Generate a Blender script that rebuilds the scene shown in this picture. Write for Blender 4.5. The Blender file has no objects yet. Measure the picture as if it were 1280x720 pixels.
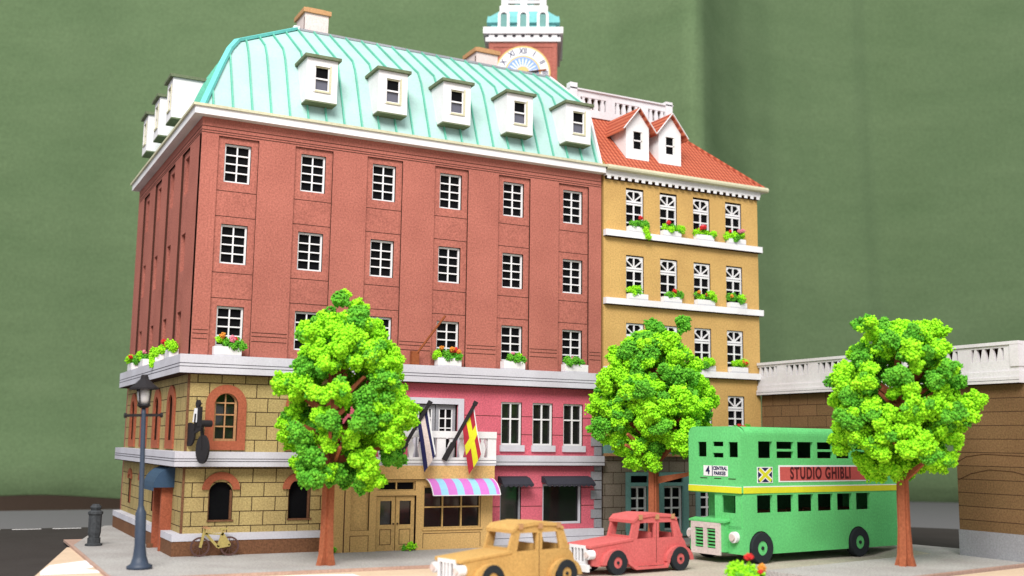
import bpy, math, random
import numpy as np
from mathutils import Vector, Matrix
random.seed(7); RNG = np.random.default_rng(11)
R = math.radians; PI = math.pi
S = bpy.context.scene
C = S.collection
def lin(r, g, b):
    f = lambda c: c/12.92 if c <= .04045 else ((c+.055)/1.055)**2.4
    return (f(r/255), f(g/255), f(b/255), 1)

# ------------------------------------------------------------------ materials
def mat_base(name):
    m = bpy.data.materials.new(name); m.use_nodes = True
    nt = m.node_tree; b = nt.nodes['Principled BSDF']
    return m, nt, b
def N(nt, t, **k):
    n = nt.nodes.new(t)
    for a, v in k.items(): setattr(n, a, v)
    return n
def mixc(nt, fac, a, b, mode='MIX'):
    n = N(nt, 'ShaderNodeMix', data_type='RGBA', blend_type=mode)
    for i, v in ((0, fac), (6, a), (7, b)):
        if hasattr(v, 'is_output') or isinstance(v, bpy.types.NodeSocket): nt.links.new(v, n.inputs[i])
        else: n.inputs[i].default_value = v
    return n.outputs[2]
def sc(c, k): return (c[0]*k, c[1]*k, c[2]*k, 1)
def board(name, col, speck=.22, scale=13., bump=.25, rough=.9, spec=.15, grain=None, brick=None, mortar=(.035, .018, .01, 1), blotch=.1):
    """laser cut card: fibre speckle, faint blotches, optional engraved block joints"""
    m, nt, b = mat_base(name); L = nt.links.new
    tc = N(nt, 'ShaderNodeTexCoord')
    n1 = N(nt, 'ShaderNodeTexNoise'); n1.inputs['Scale'].default_value = scale; n1.inputs['Detail'].default_value = 3; n1.inputs['Roughness'].default_value = .75
    n2 = N(nt, 'ShaderNodeTexNoise'); n2.inputs['Scale'].default_value = .55; n2.inputs['Detail'].default_value = 3
    L(tc.outputs['Object'], n1.inputs['Vector']); L(tc.outputs['Object'], n2.inputs['Vector'])
    r1 = N(nt, 'ShaderNodeMapRange'); r1.inputs[1].default_value = .32; r1.inputs[2].default_value = .68
    L(n1.outputs['Fac'], r1.inputs[0])
    c = mixc(nt, r1.outputs[0], sc(col, 1-speck), sc(col, 1+speck))
    r2 = N(nt, 'ShaderNodeMapRange'); r2.inputs[1].default_value = .35; r2.inputs[2].default_value = .65
    L(n2.outputs['Fac'], r2.inputs[0])
    c = mixc(nt, r2.outputs[0], c, mixc(nt, 1., c, (1-blotch*1.3, 1-blotch*1.5, 1-blotch*1.5, 1), 'MULTIPLY'))
    h = n1.outputs['Fac']
    if brick:
        sep = N(nt, 'ShaderNodeSeparateXYZ'); L(tc.outputs['Object'], sep.inputs[0])
        ad = N(nt, 'ShaderNodeMath', operation='ADD'); L(sep.outputs[0], ad.inputs[0]); L(sep.outputs[1], ad.inputs[1])
        cb = N(nt, 'ShaderNodeCombineXYZ'); L(ad.outputs[0], cb.inputs[0]); L(sep.outputs[2], cb.inputs[1])
        mp = N(nt, 'ShaderNodeMapping'); mp.inputs['Location'].default_value = (brick[3], brick[4], 0); L(cb.outputs[0], mp.inputs[0])
        bt = N(nt, 'ShaderNodeTexBrick'); L(mp.outputs[0], bt.inputs['Vector'])
        bt.inputs['Scale'].default_value = 1; bt.inputs['Brick Width'].default_value = brick[0]; bt.inputs['Row Height'].default_value = brick[1]
        bt.inputs['Mortar Size'].default_value = brick[2]; bt.inputs['Mortar Smooth'].default_value = .1; bt.inputs['Bias'].default_value = 0
        bt.inputs['Color1'].default_value = (1, 1, 1, 1); bt.inputs['Color2'].default_value = (.86, .88, .86, 1)
        c = mixc(nt, 1., c, bt.outputs['Color'], 'MULTIPLY')
        c = mixc(nt, bt.outputs['Fac'], c, mortar)
        mx = N(nt, 'ShaderNodeMath', operation='MULTIPLY_ADD'); L(bt.outputs['Fac'], mx.inputs[0]); mx.inputs[1].default_value = -1.5; L(h, mx.inputs[2]); h = mx.outputs[0]
    L(c, b.inputs['Base Color'])
    b.inputs['Roughness'].default_value = rough; b.inputs['Specular IOR Level'].default_value = spec
    bp = N(nt, 'ShaderNodeBump'); bp.inputs['Strength'].default_value = bump; bp.inputs['Distance'].default_value = .02
    L(h, bp.inputs['Height']); L(bp.outputs[0], b.inputs['Normal'])
    return m
def plain(name, col, rough=.6, spec=.3, metal=0):
    m, nt, b = mat_base(name)
    n1 = N(nt, 'ShaderNodeTexNoise'); n1.inputs['Scale'].default_value = 9; tc = N(nt, 'ShaderNodeTexCoord'); nt.links.new(tc.outputs['Object'], n1.inputs['Vector'])
    nt.links.new(mixc(nt, n1.outputs['Fac'], sc(col, .82), sc(col, 1.15)), b.inputs['Base Color'])
    b.inputs['Roughness'].default_value = rough; b.inputs['Specular IOR Level'].default_value = spec; b.inputs['Metallic'].default_value = metal
    return m
M = {}
M['red'] = board('red_card', (.385, .132, .10, 1), .3, 15)
M['stone'] = board('sand_block_card', (.43, .325, .14, 1), .32, 16, .35, brick=(.87, .515, .017, .1, .03))
M['brown'] = board('brown_card', (.175, .082, .043, 1), .3, 14)
M['brickred'] = board('arch_brick_card', (.36, .105, .055, 1), .25, 14)
M['white'] = board('white_card', (.78, .77, .78, 1), .05, 14, .15)
M['belt'] = board('grey_white_card', (.57, .565, .62, 1), .07, 14, .15)
M['grey'] = board('grey_card', (.29, .29, .315, 1), .15, 14, .2)
M['cream'] = board('cream_card', (.56, .54, .38, 1), .12, 12)
M['copper'] = board('mint_card', (.39, .575, .54, 1), .07, 12, .15)
M['towermint'] = board('tower_mint_card', (.20, .52, .52, 1), .1, 12, .15)
M['rib'] = board('mint_rib_card', (.14, .46, .34, 1), .12, 12, .15)
M['hip'] = board('cyan_rib_card', (.16, .56, .52, 1), .1, 12, .15)
M['olive'] = board('olive_card', (.14, .17, .10, 1), .25, 12)
M['pink'] = board('pink_card', (.60, .13, .175, 1), .28, 15)
M['tan'] = board('tan_card', (.62, .395, .155, 1), .22, 16)
M['yellow'] = board('yellow_card', (.55, .345, .12, 1), .24, 15)
M['burntshade'] = plain('scorch_and_shade', (.035, .016, .01, 1), .9, .1)  # scorched cut edges; also painted as shade in window jambs and behind balusters
M['line'] = plain('engraved_line', (.06, .025, .018, 1), .9, .1)
M['gline'] = plain('engraved_grey_line', (.085, .08, .095, 1), .9, .1)
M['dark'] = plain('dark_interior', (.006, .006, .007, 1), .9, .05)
M['teal'] = board('teal_card', (.17, .34, .32, 1), .15, 14)
M['greystone'] = board('grey_block_card', (.23, .19, .15, 1), .25, 15, .3, brick=(.85, .5, .014, .35, .1))
M['wall'] = board('brown_block_card', (.20, .115, .055, 1), .28, 15, .3, brick=(1.15, .5, .014, .2, .02), mortar=(.045, .022, .012, 1))
M['wallh'] = board('brown_course_card', (.20, .115, .055, 1), .28, 15, .3, brick=(90., .5, .014, .2, .02), mortar=(.045, .022, .012, 1))
M['parapet'] = board('pale_card', (.67, .65, .67, 1), .08, 12)
M['busgreen'] = board('green_card', (.135, .56, .185, 1), .16, 13, .2)
M['busyellow'] = board('yellow_paper', (.66, .66, .03, 1), .06, 10, .1)
M['adred'] = board('poster_red_paper', (.52, .10, .09, 1), .08, 10, .1)
M['white2'] = board('white_paper', (.8, .8, .82, 1), .03, 10, .05)
M['navy'] = plain('navy_print', (.012, .013, .07, 1), .8)
M['maroon'] = plain('maroon_print', (.07, .008, .01, 1), .8)
M['tyre'] = plain('black_card', (.022, .026, .03, 1), .85, .15)
M['cargreen'] = M['busgreen']
M['carred'] = board('coral_card', (.60, .135, .13, 1), .16, 15)
M['cartan'] = board('kraft_card', (.54, .33, .11, 1), .18, 15)
M['businner'] = board('shaded_green_inner_card', (.03, .10, .04, 1), .2, 12)  # bus green darkened in colour to imitate the shaded interior
M['seat'] = board('seat_card', (.22, .10, .055, 1), .2, 12)
M['slate'] = plain('slate_awning_card', (.035, .034, .046, 1), .8, .2)
M['flagred'] = plain('flag_red_print', (.36, .02, .035, 1), .8)
M['iron'] = plain('black_iron_card', (.018, .016, .018, 1), .75, .2)
M['post'] = plain('slate_blue_paint', (.032, .048, .08, 1), .5, .4)
M['bollard'] = board('charcoal_card', (.055, .06, .065, 1), .3, 12)
M['blueaw'] = plain('blue_awning_card', (.03, .065, .12, 1), .6, .3)
M['trunk'] = board('bark_card', (.34, .105, .05, 1), .22, 12)
M['chimney'] = board('pinkish_card', (.66, .56, .53, 1), .15, 14)
M['cap'] = board('terracotta_cap', (.45, .25, .12, 1), .2, 14)
M['stick'] = board('wood_stick', (.27, .08, .03, 1), .2, 10)
M['pave'] = board('pavement_card', (.40, .385, .37, 1), .3, 13, .3, blotch=.12)
M['kerb'] = board('kerb_card', (.46, .31, .25, 1), .18, 12)
M['road'] = board('road_card', (.66, .50, .36, 1), .07, 8, .15, blotch=.06)
M['street'] = board('street_card', (.46, .41, .34, 1), .24, 12, .25, blotch=.12)
M['paint'] = board('road_marking', (.85, .83, .84, 1), .03, 9, .1)
M['asphalt'] = board('asphalt_card', (.045, .038, .036, 1), .2, 11, .3)
M['table'] = plain('grey_table_top', (.17, .155, .175, 1), .5, .3)
M['darkwall'] = plain('dark_room_wall', (.30, .22, .17, 1), .9, .1)
M['gold'] = plain('gold_print', (.62, .45, .16, 1), .6)
M['clockblue'] = plain('blue_print', (.22, .35, .72, 1), .7)
M['yellowbike'] = board('ochre_card', (.40, .32, .11, 1), .15, 12)
M['bikewheel'] = plain('brown_wheel_card', (.09, .045, .04, 1), .8)
def glassm(name, col):
    m, nt, b = mat_base(name); b.inputs['Base Color'].default_value = col; b.inputs['Roughness'].default_value = .08; b.inputs['Specular IOR Level'].default_value = .6
    return m
M['glass'] = glassm('dark_glazing', (.012, .012, .012, 1))
M['glassg'] = glassm('dormer_glazing', (.10, .10, .13, 1))
def tilem():
    m, nt, b = mat_base('orange_pantile'); L = nt.links.new
    tc = N(nt, 'ShaderNodeTexCoord'); sp = N(nt, 'ShaderNodeSeparateXYZ'); L(tc.outputs['Object'], sp.inputs[0])
    w = N(nt, 'ShaderNodeTexWave', wave_type='BANDS', bands_direction='X'); w.inputs['Scale'].default_value = 1.45; w.inputs['Distortion'].default_value = .3
    w2 = N(nt, 'ShaderNodeTexWave', wave_type='BANDS', bands_direction='Z', wave_profile='SAW'); w2.inputs['Scale'].default_value = 1.5; w2.inputs['Distortion'].default_value = .5
    n = N(nt, 'ShaderNodeTexNoise'); n.inputs['Scale'].default_value = 6
    for q in (w, w2, n): L(tc.outputs['Object'], q.inputs['Vector'])
    c = mixc(nt, w.outputs['Fac'], (.36, .07, .04, 1), (.62, .18, .10, 1))
    r = N(nt, 'ShaderNodeMapRange'); r.inputs[1].default_value = .0; r.inputs[2].default_value = .35; L(w2.outputs['Fac'], r.inputs[0])
    c = mixc(nt, r.outputs[0], mixc(nt, 1., c, (.6, .55, .55, 1), 'MULTIPLY'), c)
    c = mixc(nt, n.outputs['Fac'], mixc(nt, 1., c, (.8, .75, .7, 1), 'MULTIPLY'), c)
    L(c, b.inputs['Base Color']); b.inputs['Roughness'].default_value = .85; b.inputs['Specular IOR Level'].default_value = .15
    bp = N(nt, 'ShaderNodeBump'); bp.inputs['Strength'].default_value = .6; bp.inputs['Distance'].default_value = .05; L(w.outputs['Fac'], bp.inputs['Height']); L(bp.outputs[0], b.inputs['Normal'])
    return m
M['tile'] = tilem()
def leafm(name, col, col2):
    m, nt, b = mat_base(name); L = nt.links.new
    tc = N(nt, 'ShaderNodeTexCoord'); n = N(nt, 'ShaderNodeTexNoise'); n.inputs['Scale'].default_value = 3.5; n.inputs['Detail'].default_value = 4; L(tc.outputs['Object'], n.inputs['Vector'])
    n2 = N(nt, 'ShaderNodeNewGeometry')
    r = N(nt, 'ShaderNodeMapRange'); r.inputs[1].default_value = .35; r.inputs[2].default_value = .65; L(n.outputs['Fac'], r.inputs[0])
    c = mixc(nt, r.outputs[0], col, col2)
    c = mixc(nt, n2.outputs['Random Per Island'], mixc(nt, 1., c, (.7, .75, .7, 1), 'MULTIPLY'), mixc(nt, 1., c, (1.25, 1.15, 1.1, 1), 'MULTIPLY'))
    L(c, b.inputs['Base Color']); b.inputs['Roughness'].default_value = .9; b.inputs['Specular IOR Level'].default_value = .1
    b.inputs['Subsurface Weight'].default_value = 0
    return m
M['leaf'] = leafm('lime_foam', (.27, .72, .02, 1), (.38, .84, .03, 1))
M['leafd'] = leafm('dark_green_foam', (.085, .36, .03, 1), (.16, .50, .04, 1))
M['bloomr'] = plain('red_bloom', (.65, .03, .03, 1), .8)
M['bloomp'] = plain('pink_bloom', (.75, .25, .33, 1), .8)
M['bloomo'] = plain('orange_bloom', (.75, .30, .04, 1), .8)
def stripem():
    m, nt, b = mat_base('striped_awning_paper'); L = nt.links.new
    tc = N(nt, 'ShaderNodeTexCoord'); sp = N(nt, 'ShaderNodeSeparateXYZ'); L(tc.outputs['Object'], sp.inputs[0])
    a = N(nt, 'ShaderNodeMath', operation='MULTIPLY_ADD'); L(sp.outputs[0], a.inputs[0]); a.inputs[1].default_value = 1/.685; a.inputs[2].default_value = -8.95/.685
    f = N(nt, 'ShaderNodeMath', operation='FRACT'); L(a.outputs[0], f.inputs[0])
    g = N(nt, 'ShaderNodeMath', operation='GREATER_THAN'); L(f.outputs[0], g.inputs[0]); g.inputs[1].default_value = .55
    n = N(nt, 'ShaderNodeTexNoise'); n.inputs['Scale'].default_value = 14; L(tc.outputs['Object'], n.inputs['Vector'])
    c = mixc(nt, g.outputs[0], (.60, .17, .56, 1), (.30, .58, .78, 1))
    c = mixc(nt, n.outputs['Fac'], mixc(nt, 1., c, (.85, .85, .85, 1), 'MULTIPLY'), c)
    L(c, b.inputs['Base Color']); b.inputs['Roughness'].default_value = .7
    return m
M['stripe'] = stripem()
def curtainm():
    m, nt, b = mat_base('green_curtain_cloth'); L = nt.links.new
    tc = N(nt, 'ShaderNodeTexCoord')
    n = N(nt, 'ShaderNodeTexNoise'); n.inputs['Scale'].default_value = .25; n.inputs['Detail'].default_value = 4
    mp = N(nt, 'ShaderNodeMapping'); mp.inputs['Scale'].default_value = (.5, .5, 1.4); L(tc.outputs['Object'], mp.inputs[0]); L(mp.outputs[0], n.inputs['Vector'])
    n3 = N(nt, 'ShaderNodeTexNoise'); n3.inputs['Scale'].default_value = 5; n3.inputs['Detail'].default_value = 3; L(tc.outputs['Object'], n3.inputs['Vector'])
    c = mixc(nt, n.outputs['Fac'], (.105, .165, .078, 1), (.155, .22, .112, 1))
    c = mixc(nt, n3.outputs['Fac'], mixc(nt, 1., c, (.75, .75, .75, 1), 'MULTIPLY'), mixc(nt, 1., c, (1.25, 1.25, 1.25, 1), 'MULTIPLY'))
    L(c, b.inputs['Base Color']); b.inputs['Roughness'].default_value = .95; b.inputs['Specular IOR Level'].default_value = .05
    bp = N(nt, 'ShaderNodeBump'); bp.inputs['Strength'].default_value = .35; bp.inputs['Distance'].default_value = .6; L(n.outputs['Fac'], bp.inputs['Height']); L(bp.outputs[0], b.inputs['Normal'])
    return m
M['curtain'] = curtainm()

# ------------------------------------------------------------------ mesh helpers
class MB:
    def __init__(s): s.v = []; s.f = []; s.m = []; s.mats = []; s.X = None
    def mi(s, k):
        if k not in s.mats: s.mats.append(k)
        return s.mats.index(k)
    def add(s, vs, fs, k, ks=None):
        o = len(s.v)
        for p in vs:
            p = Vector(p)
            if s.X is not None: p = s.X @ p
            s.v.append(tuple(p))
        i = s.mi(k)
        for n, f in enumerate(fs):
            s.f.append([o+a for a in f]); s.m.append(s.mi(ks[n]) if ks else i)
        return s
    def box(s, x0, x1, y0, y1, z0, z1, k, side=None):
        v = [(x, y, z) for z in (z0, z1) for y in (y0, y1) for x in (x0, x1)]
        f = [(0, 2, 3, 1), (4, 5, 7, 6), (0, 1, 5, 4), (2, 6, 7, 3), (0, 4, 6, 2), (1, 3, 7, 5)]   # bottom top -y +y -x +x
        ks = [k]*6
        if side: ks = [side.get(n, k) for n in ('zb', 'zt', 'yn', 'yp', 'xn', 'xp')]
        return s.add(v, f, k, ks)
    def prism(s, poly, axis, a, b, k, kside=None):
        """poly 2D extruded along axis between a and b (x: (y,z), y: (x,z), z: (x,y))"""
        mk = {'x': lambda p, t: (t, p[0], p[1]), 'y': lambda p, t: (p[0], t, p[1]), 'z': lambda p, t: (p[0], p[1], t)}[axis]
        n = len(poly); v = [mk(p, a) for p in poly]+[mk(p, b) for p in poly]
        f = [list(range(n))[::-1], list(range(n, 2*n))]; ks = [k, k]
        for i in range(n):
            j = (i+1) % n; f.append((i, j, n+j, n+i)); ks.append(kside or k)
        return s.add(v, f, k, ks)
    def quadstrip(s, A, B, k):
        n = len(A); return s.add(list(A)+list(B), [(i, i+1, n+i+1, n+i) for i in range(n-1)], k)
    def bar(s, p, q, w, h, k, up=(0, 0, 1)):
        p = Vector(p); q = Vector(q); d = (q-p).normalized(); up = Vector(up)
        if abs(d.dot(up)) > .98: up = Vector((0, 1, 0))
        a = d.cross(up).normalized()*w/2; b = a.cross(d).normalized()*h/2
        v = [t+i*a+j*b for t in (p, q) for i, j in ((-1, -1), (1, -1), (1, 1), (-1, 1))]
        return s.add(v, [(0, 1, 2, 3), (7, 6, 5, 4), (0, 4, 5, 1), (1, 5, 6, 2), (2, 6, 7, 3), (3, 7, 4, 0)], k)
    def cyl(s, p, q, r0, r1, k, n=16, kcap=None):
        p = Vector(p); q = Vector(q); d = (q-p).normalized(); u = Vector((0, 0, 1)) if abs(d.z) < .9 else Vector((1, 0, 0))
        a = d.cross(u).normalized(); b = d.cross(a)
        v = [t+r*(math.cos(2*PI*i/n)*a+math.sin(2*PI*i/n)*b) for t, r in ((p, r0), (q, r1)) for i in range(n)]
        f = [(i, (i+1) % n, n+(i+1) % n, n+i) for i in range(n)]; ks = [k]*n
        f += [list(range(n))[::-1], list(range(n, 2*n))]; ks += [kcap or k]*2
        return s.add(v, f, k, ks)
    def lathe(s, prof, cx, cy, k, n=16):
        v = [(cx+r*math.cos(2*PI*i/n), cy+r*math.sin(2*PI*i/n), z) for r, z in prof for i in range(n)]
        f = [(j*n+i, j*n+(i+1) % n, (j+1)*n+(i+1) % n, (j+1)*n+i) for j in range(len(prof)-1) for i in range(n)]
        f += [list(range(n))[::-1], list(range((len(prof)-1)*n, len(prof)*n))]
        return s.add(v, f, k)
    def build(s, name, parent=None, smooth=False, loc=None, bevel=0):
        me = bpy.data.meshes.new(name); me.from_pydata(s.v, [], s.f)
        for k in s.mats: me.materials.append(M[k])
        me.polygons.foreach_set('material_index', s.m)
        if smooth: me.polygons.foreach_set('use_smooth', [True]*len(s.f))
        me.update()
        o = bpy.data.objects.new(name, me); C.objects.link(o)
        if parent: o.parent = parent
        if loc: o.location = loc
        if bevel:
            b = o.modifiers.new('bevel', 'BEVEL'); b.width = bevel; b.segments = 2; b.limit_method = 'ANGLE'; b.angle_limit = R(40)
        return o
def wall(mb, axis, c0, c1, u0, u1, z0, z1, holes, k, kj='burntshade', kb=None):
    """wall slab between planes c0 (outside) and c1 (inside) on axis 'y' (u=x) or 'x' (u=y), rectangular holes with real jambs"""
    us = sorted({u0, u1, *[h[0] for h in holes], *[h[1] for h in holes]}); zs = sorted({z0, z1, *[h[2] for h in holes], *[h[3] for h in holes]})
    us = [u for u in us if u0 <= u <= u1]; zs = [z for z in zs if z0 <= z <= z1]
    P = (lambda u, c, z: (u, c, z)) if axis == 'y' else (lambda u, c, z: (c, u, z))
    def solid(i, j):
        if i < 0 or j < 0 or i >= len(us)-1 or j >= len(zs)-1: return None
        um = (us[i]+us[i+1])/2; zm = (zs[j]+zs[j+1])/2
        return not any(h[0] < um < h[1] and h[2] < zm < h[3] for h in holes)
    for i in range(len(us)-1):
        for j in range(len(zs)-1):
            if not solid(i, j): continue
            a, b, c, d = us[i], us[i+1], zs[j], zs[j+1]
            mb.add([P(a, c0, c), P(b, c0, c), P(b, c0, d), P(a, c0, d)], [(0, 1, 2, 3)], k)
            mb.add([P(a, c1, c), P(b, c1, c), P(b, c1, d), P(a, c1, d)], [(3, 2, 1, 0)], kb or kj or k)
            for (ii, jj, e) in ((i-1, j, ((a, c), (a, d))), (i+1, j, ((b, c), (b, d))), (i, j-1, ((a, c), (b, c))), (i, j+1, ((a, d), (b, d)))):
                q = solid(ii, jj)
                if q is True: continue
                (ua, za), (ub, zb) = e
                mb.add([P(ua, c0, za), P(ub, c0, zb), P(ub, c1, zb), P(ua, c1, za)], [(0, 1, 2, 3)], (kj or k) if q is False else k)
def arcpts(cx, cz, r, a0, a1, n=14):
    return [(cx+r*math.cos(R(a0+(a1-a0)*i/n)), cz+r*math.sin(R(a0+(a1-a0)*i/n))) for i in range(n+1)]
def spandrel(mb, axis, c0, c1, cx, zs, r, ztop, k, rise=None):
    """fills the two corners over an arched hole (half ellipse rise)"""
    rise = rise or r
    L_ = [(cx-r*math.cos(t), zs+rise*math.sin(t)) for t in [PI/2*i/8 for i in range(9)]]
    left = L_+[(cx-r, ztop)]
    for poly in (left, [(2*cx-u, z) for u, z in left][::-1]):
        mb.prism(poly, axis, c0, c1, k, 'burntshade')
def ring(mb, axis, c0, c1, cx, zs, r0, r1, k, legs=None, rise0=None, rise1=None, a=180):
    rise0 = rise0 or r0; rise1 = rise1 or r1; n = 16
    o = []; i_ = []
    for t in range(n+1):
        th = R((180-a)/2+a*t/n)
        o.append((cx+r1*math.cos(th), zs+rise1*math.sin(th))); i_.append((cx+r0*math.cos(th), zs+rise0*math.sin(th)))
    for t in range(n): mb.prism([o[t], o[t+1], i_[t+1], i_[t]], axis, c0, c1, k)
    if legs is not None:
        for s in (-1, 1):
            a_, b_ = sorted((cx+s*r0, cx+s*r1)); mb.prism([(a_, legs), (b_, legs), (b_, zs), (a_, zs)], axis, c0, c1, k)
def tag(o, label=None, cat=None, group=None, kind=None):
    if label: o['label'] = label
    if cat: o['category'] = cat
    if group: o['group'] = group
    if kind: o['kind'] = kind
    return o
def empty(name, loc=(0, 0, 0), rz=0):
    o = bpy.data.objects.new(name, None); C.objects.link(o); o.location = loc; o.rotation_euler = (0, 0, rz); o.empty_display_size = .3
    return o
def dup(o, loc=None, rot=None, parent='same'):
    c = o.copy(); C.objects.link(c)
    if parent != 'same': c.parent = parent
    if loc is not None: c.location = loc
    if rot is not None: c.rotation_euler = rot
    for ch in [x for x in bpy.data.objects if x.parent == o]: dup(ch, parent=c)
    return c
def text(body, size, k, parent, name, mw, xs=1., extr=.006, offset=0., sp=1.):
    cu = bpy.data.curves.new(name, 'FONT'); cu.body = body; cu.size = size; cu.extrude = extr; cu.align_x = 'CENTER'; cu.align_y = 'CENTER'; cu.offset = offset; cu.space_character = sp
    t = bpy.data.objects.new(name, cu); C.objects.link(t)
    dg = bpy.context.evaluated_depsgraph_get(); me = bpy.data.meshes.new_from_object(t.evaluated_get(dg))
    bpy.data.objects.remove(t); bpy.data.curves.remove(cu)
    me.transform(mw @ Matrix.Diagonal((xs, 1, 1, 1))); me.materials.clear(); me.materials.append(M[k])
    for p in me.polygons: p.material_index = 0
    o = bpy.data.objects.new(name, me); C.objects.link(o); o.parent = parent
    return o

# ------------------------------------------------------------------ window kinds (origin = bottom centre, front plane y=0, glazing behind)
def window(parent, w, h, cols, rows, loc, rz=0, k='white', fr=.07, mun=.05, d=.07, kind='grid', name='window', pane='dark', panedepth=.1):
    key = (w, h, cols, tuple(rows) if not isinstance(rows, int) else rows, k, kind, pane, fr)
    if key in WCACHE:
        return dup(WCACHE[key], loc=loc, rot=(0, 0, rz), parent=parent)
    mb = MB()
    mb.box(-w/2, -w/2+fr, 0, d, 0, h, k); mb.box(w/2-fr, w/2, 0, d, 0, h, k)
    mb.box(-w/2+fr, w/2-fr, 0, d, 0, fr, k); mb.box(-w/2+fr, w/2-fr, 0, d, h-fr, h, k)
    top = h-fr; x0, x1 = -w/2+fr, w/2-fr; z0 = fr
    if kind == 'fan':
        fh = .42; band = .2
        zb = top-fh-band; mb.box(x0, x1, 0, d, zb, zb+band, k)
        mb.box(x0, x1, -.012, 0, zb+band*.45, zb+band*.55, 'gline')
        c = (0, zb+band)
        for an in (35, 90, 145):
            e = (c[0]+.62*math.cos(R(an))*w*.8, min(top, c[1]+.62*math.sin(R(an))*.8))
            mb.bar((c[0], d/2, c[1]-.02), (max(x0, min(x1, e[0])), d/2, e[1]), .055, d*.8, k, up=(0, 1, 0))
        mb.prism([(x0, top), (x0, top-.17), (x0+.17, top)], 'y', .01, d-.01, k); mb.prism([(x1, top), (x1-.17, top), (x1, top-.17)], 'y', .01, d-.01, k)
        top = zb
    if isinstance(rows, int): zz = [z0+(top-z0)*i/rows for i in range(1, rows)]
    else: zz = [z0+(top-z0)*r for r in rows]
    for i in range(1, cols):
        x = x0+(x1-x0)*i/cols; mb.box(x-mun/2, x+mun/2, .004, d-.004, z0, top, k)
    for z in zz: mb.box(x0, x1, .008, d-.008, z-mun/2, z+mun/2, k)
    o = mb.build(name, parent, loc=loc); o.rotation_euler = (0, 0, rz)
    p = MB(); p.box(-w/2+.01, w/2-.01, panedepth, panedepth+.02, .01, h-.01, pane); p.build('pane', o)
    WCACHE[key] = o
    return o
WCACHE = {}

# ================================================================== RED BUILDING
W, D = 17.65, 14.2
CX = [1.4+2.965*i for i in range(6)]
LY = [2.9+3.05*i for i in range(4)]
bld = empty('corner_building')
tag(bld, 'large red brick corner building with mint green mansard roof and shops at street level', 'building')
m = MB()
YB = .09
rows = [(13.73, 15.22), (10.62, 12.12), (7.52, 9.02)]
holes = [(c-.5, c+.5, a, b) for c in CX for a, b in rows]
wall(m, 'y', YB, .34, 0, W, 7.14, 15.5, holes, 'red')
# pilaster layer in front
xs = [0]+[v for c in CX for v in (c-.77, c+.77)]+[W]
sd = {'xn': 'burntshade', 'xp': 'burntshade', 'zb': 'burntshade'}
for i in range(0, len(xs), 2): m.box(xs[i], xs[i+1], 0, YB, 7.14, 15.46, 'red', sd)
m.box(0, W, 0, .34, 15.46, 16.13, 'red', {'zb': 'burntshade'})
for z in (15.52, 15.61, 15.76): m.box(0, W-.002, -.006, 0, z, z+.03, 'line')
for i in range(0, len(xs), 2):
    for z in (7.74, 7.93, 8.07): m.box(xs[i]+.04, xs[i+1]-.04, -.006, 0, z, z+.028, 'line')
for c in CX:
    for a, b in rows[:2]: m.box(c-.76, c+.76, YB-.006, YB, a-.36, a-.335, 'line')
    for a, b in rows[1:]: m.box(c-.76, c+.76, YB-.006, YB, b+.28, b+.305, 'line')
# left face
ys = [0.34]+[v for c in LY for v in (c-.77, c+.77)]+[D]
wall(m, 'x', YB, .34, .34, D, 7.14, 15.5, [(c-.5, c+.5, a, b) for c in LY for a, b in rows], 'red', 'red')
sd2 = {'yn': 'line', 'yp': 'line', 'zb': 'burntshade'}
ys[0] = YB
for i in range(0, len(ys), 2): m.box(0, YB, ys[i], ys[i+1], 7.14, 15.46, 'red', sd2)
m.box(0, .34, .34, D, 15.46, 16.13, 'red', {'zb': 'burntshade'})
for z in (15.52, 15.61, 15.76): m.box(-.006, 0, .002, D, z, z+.03, 'line')
# plain back and right walls
m.box(.0, W, D, D+.3, 0, 16.13, 'red'); m.box(W-.3, W, .34, D, 7.14, 16.13, 'red')
m.build('upper_wall', bld)
for c in CX:
    for a, b in rows: window(bld, 1.0, 1.49, 2, 4, (c, .2, a))
for c in LY:
    for a, b in rows: window(bld, 1.0, 1.49, 2, 4, (.3, c, a), -PI/2)
# dark core so that windows look into a black interior
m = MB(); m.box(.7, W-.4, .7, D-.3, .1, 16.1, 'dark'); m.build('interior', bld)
# cornice
m = MB()
m.box(-.36, W+.02, -.36, .4, 16.12, 16.4, 'white'); m.box(-.36, .4, .4, D+.3, 16.12, 16.4, 'white')
m.box(-.44, W+.06, -.44, .5, 16.4, 16.5, 'cream'); m.box(-.44, .5, .5, D+.38, 16.4, 16.5, 'cream')
m.box(.5, W, .5, D, 16.38, 16.48, 'cream')
m.build('cornice', bld)
# belts
def belt(name, z0, z1, pr, x0, x1, left=True, lines=(.33, .5)):
    m = MB(); m.box(x0, x1, -pr, .05, z0, z1, 'belt')
    if left: m.box(x0, .05, .05, D, z0, z1, 'belt')
    for t in lines:
        z = z0+(z1-z0)*t; m.box(x0, x1, -pr-.006, -pr, z, z+.025, 'gline')
        if left: m.box(x0-.006, x0, -pr, D, z, z+.025, 'gline')
    m.box(x0+.02, x1, -pr+.02, .0, z0-.03, z0, 'burntshade')
    if left: m.box(x0+.02, 0, 0, D-.02, z0-.03, z0, 'burntshade')
    return m.build(name, bld)
belt('belt_course', 6.47, 7.14, .42, -.42, W)
belt('belt_course', 3.13, 3.66, .42, -.42, 5.3)
belt('belt_course', 3.2, 3.6, .3, 11.92, W, False, (.3,))
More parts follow.
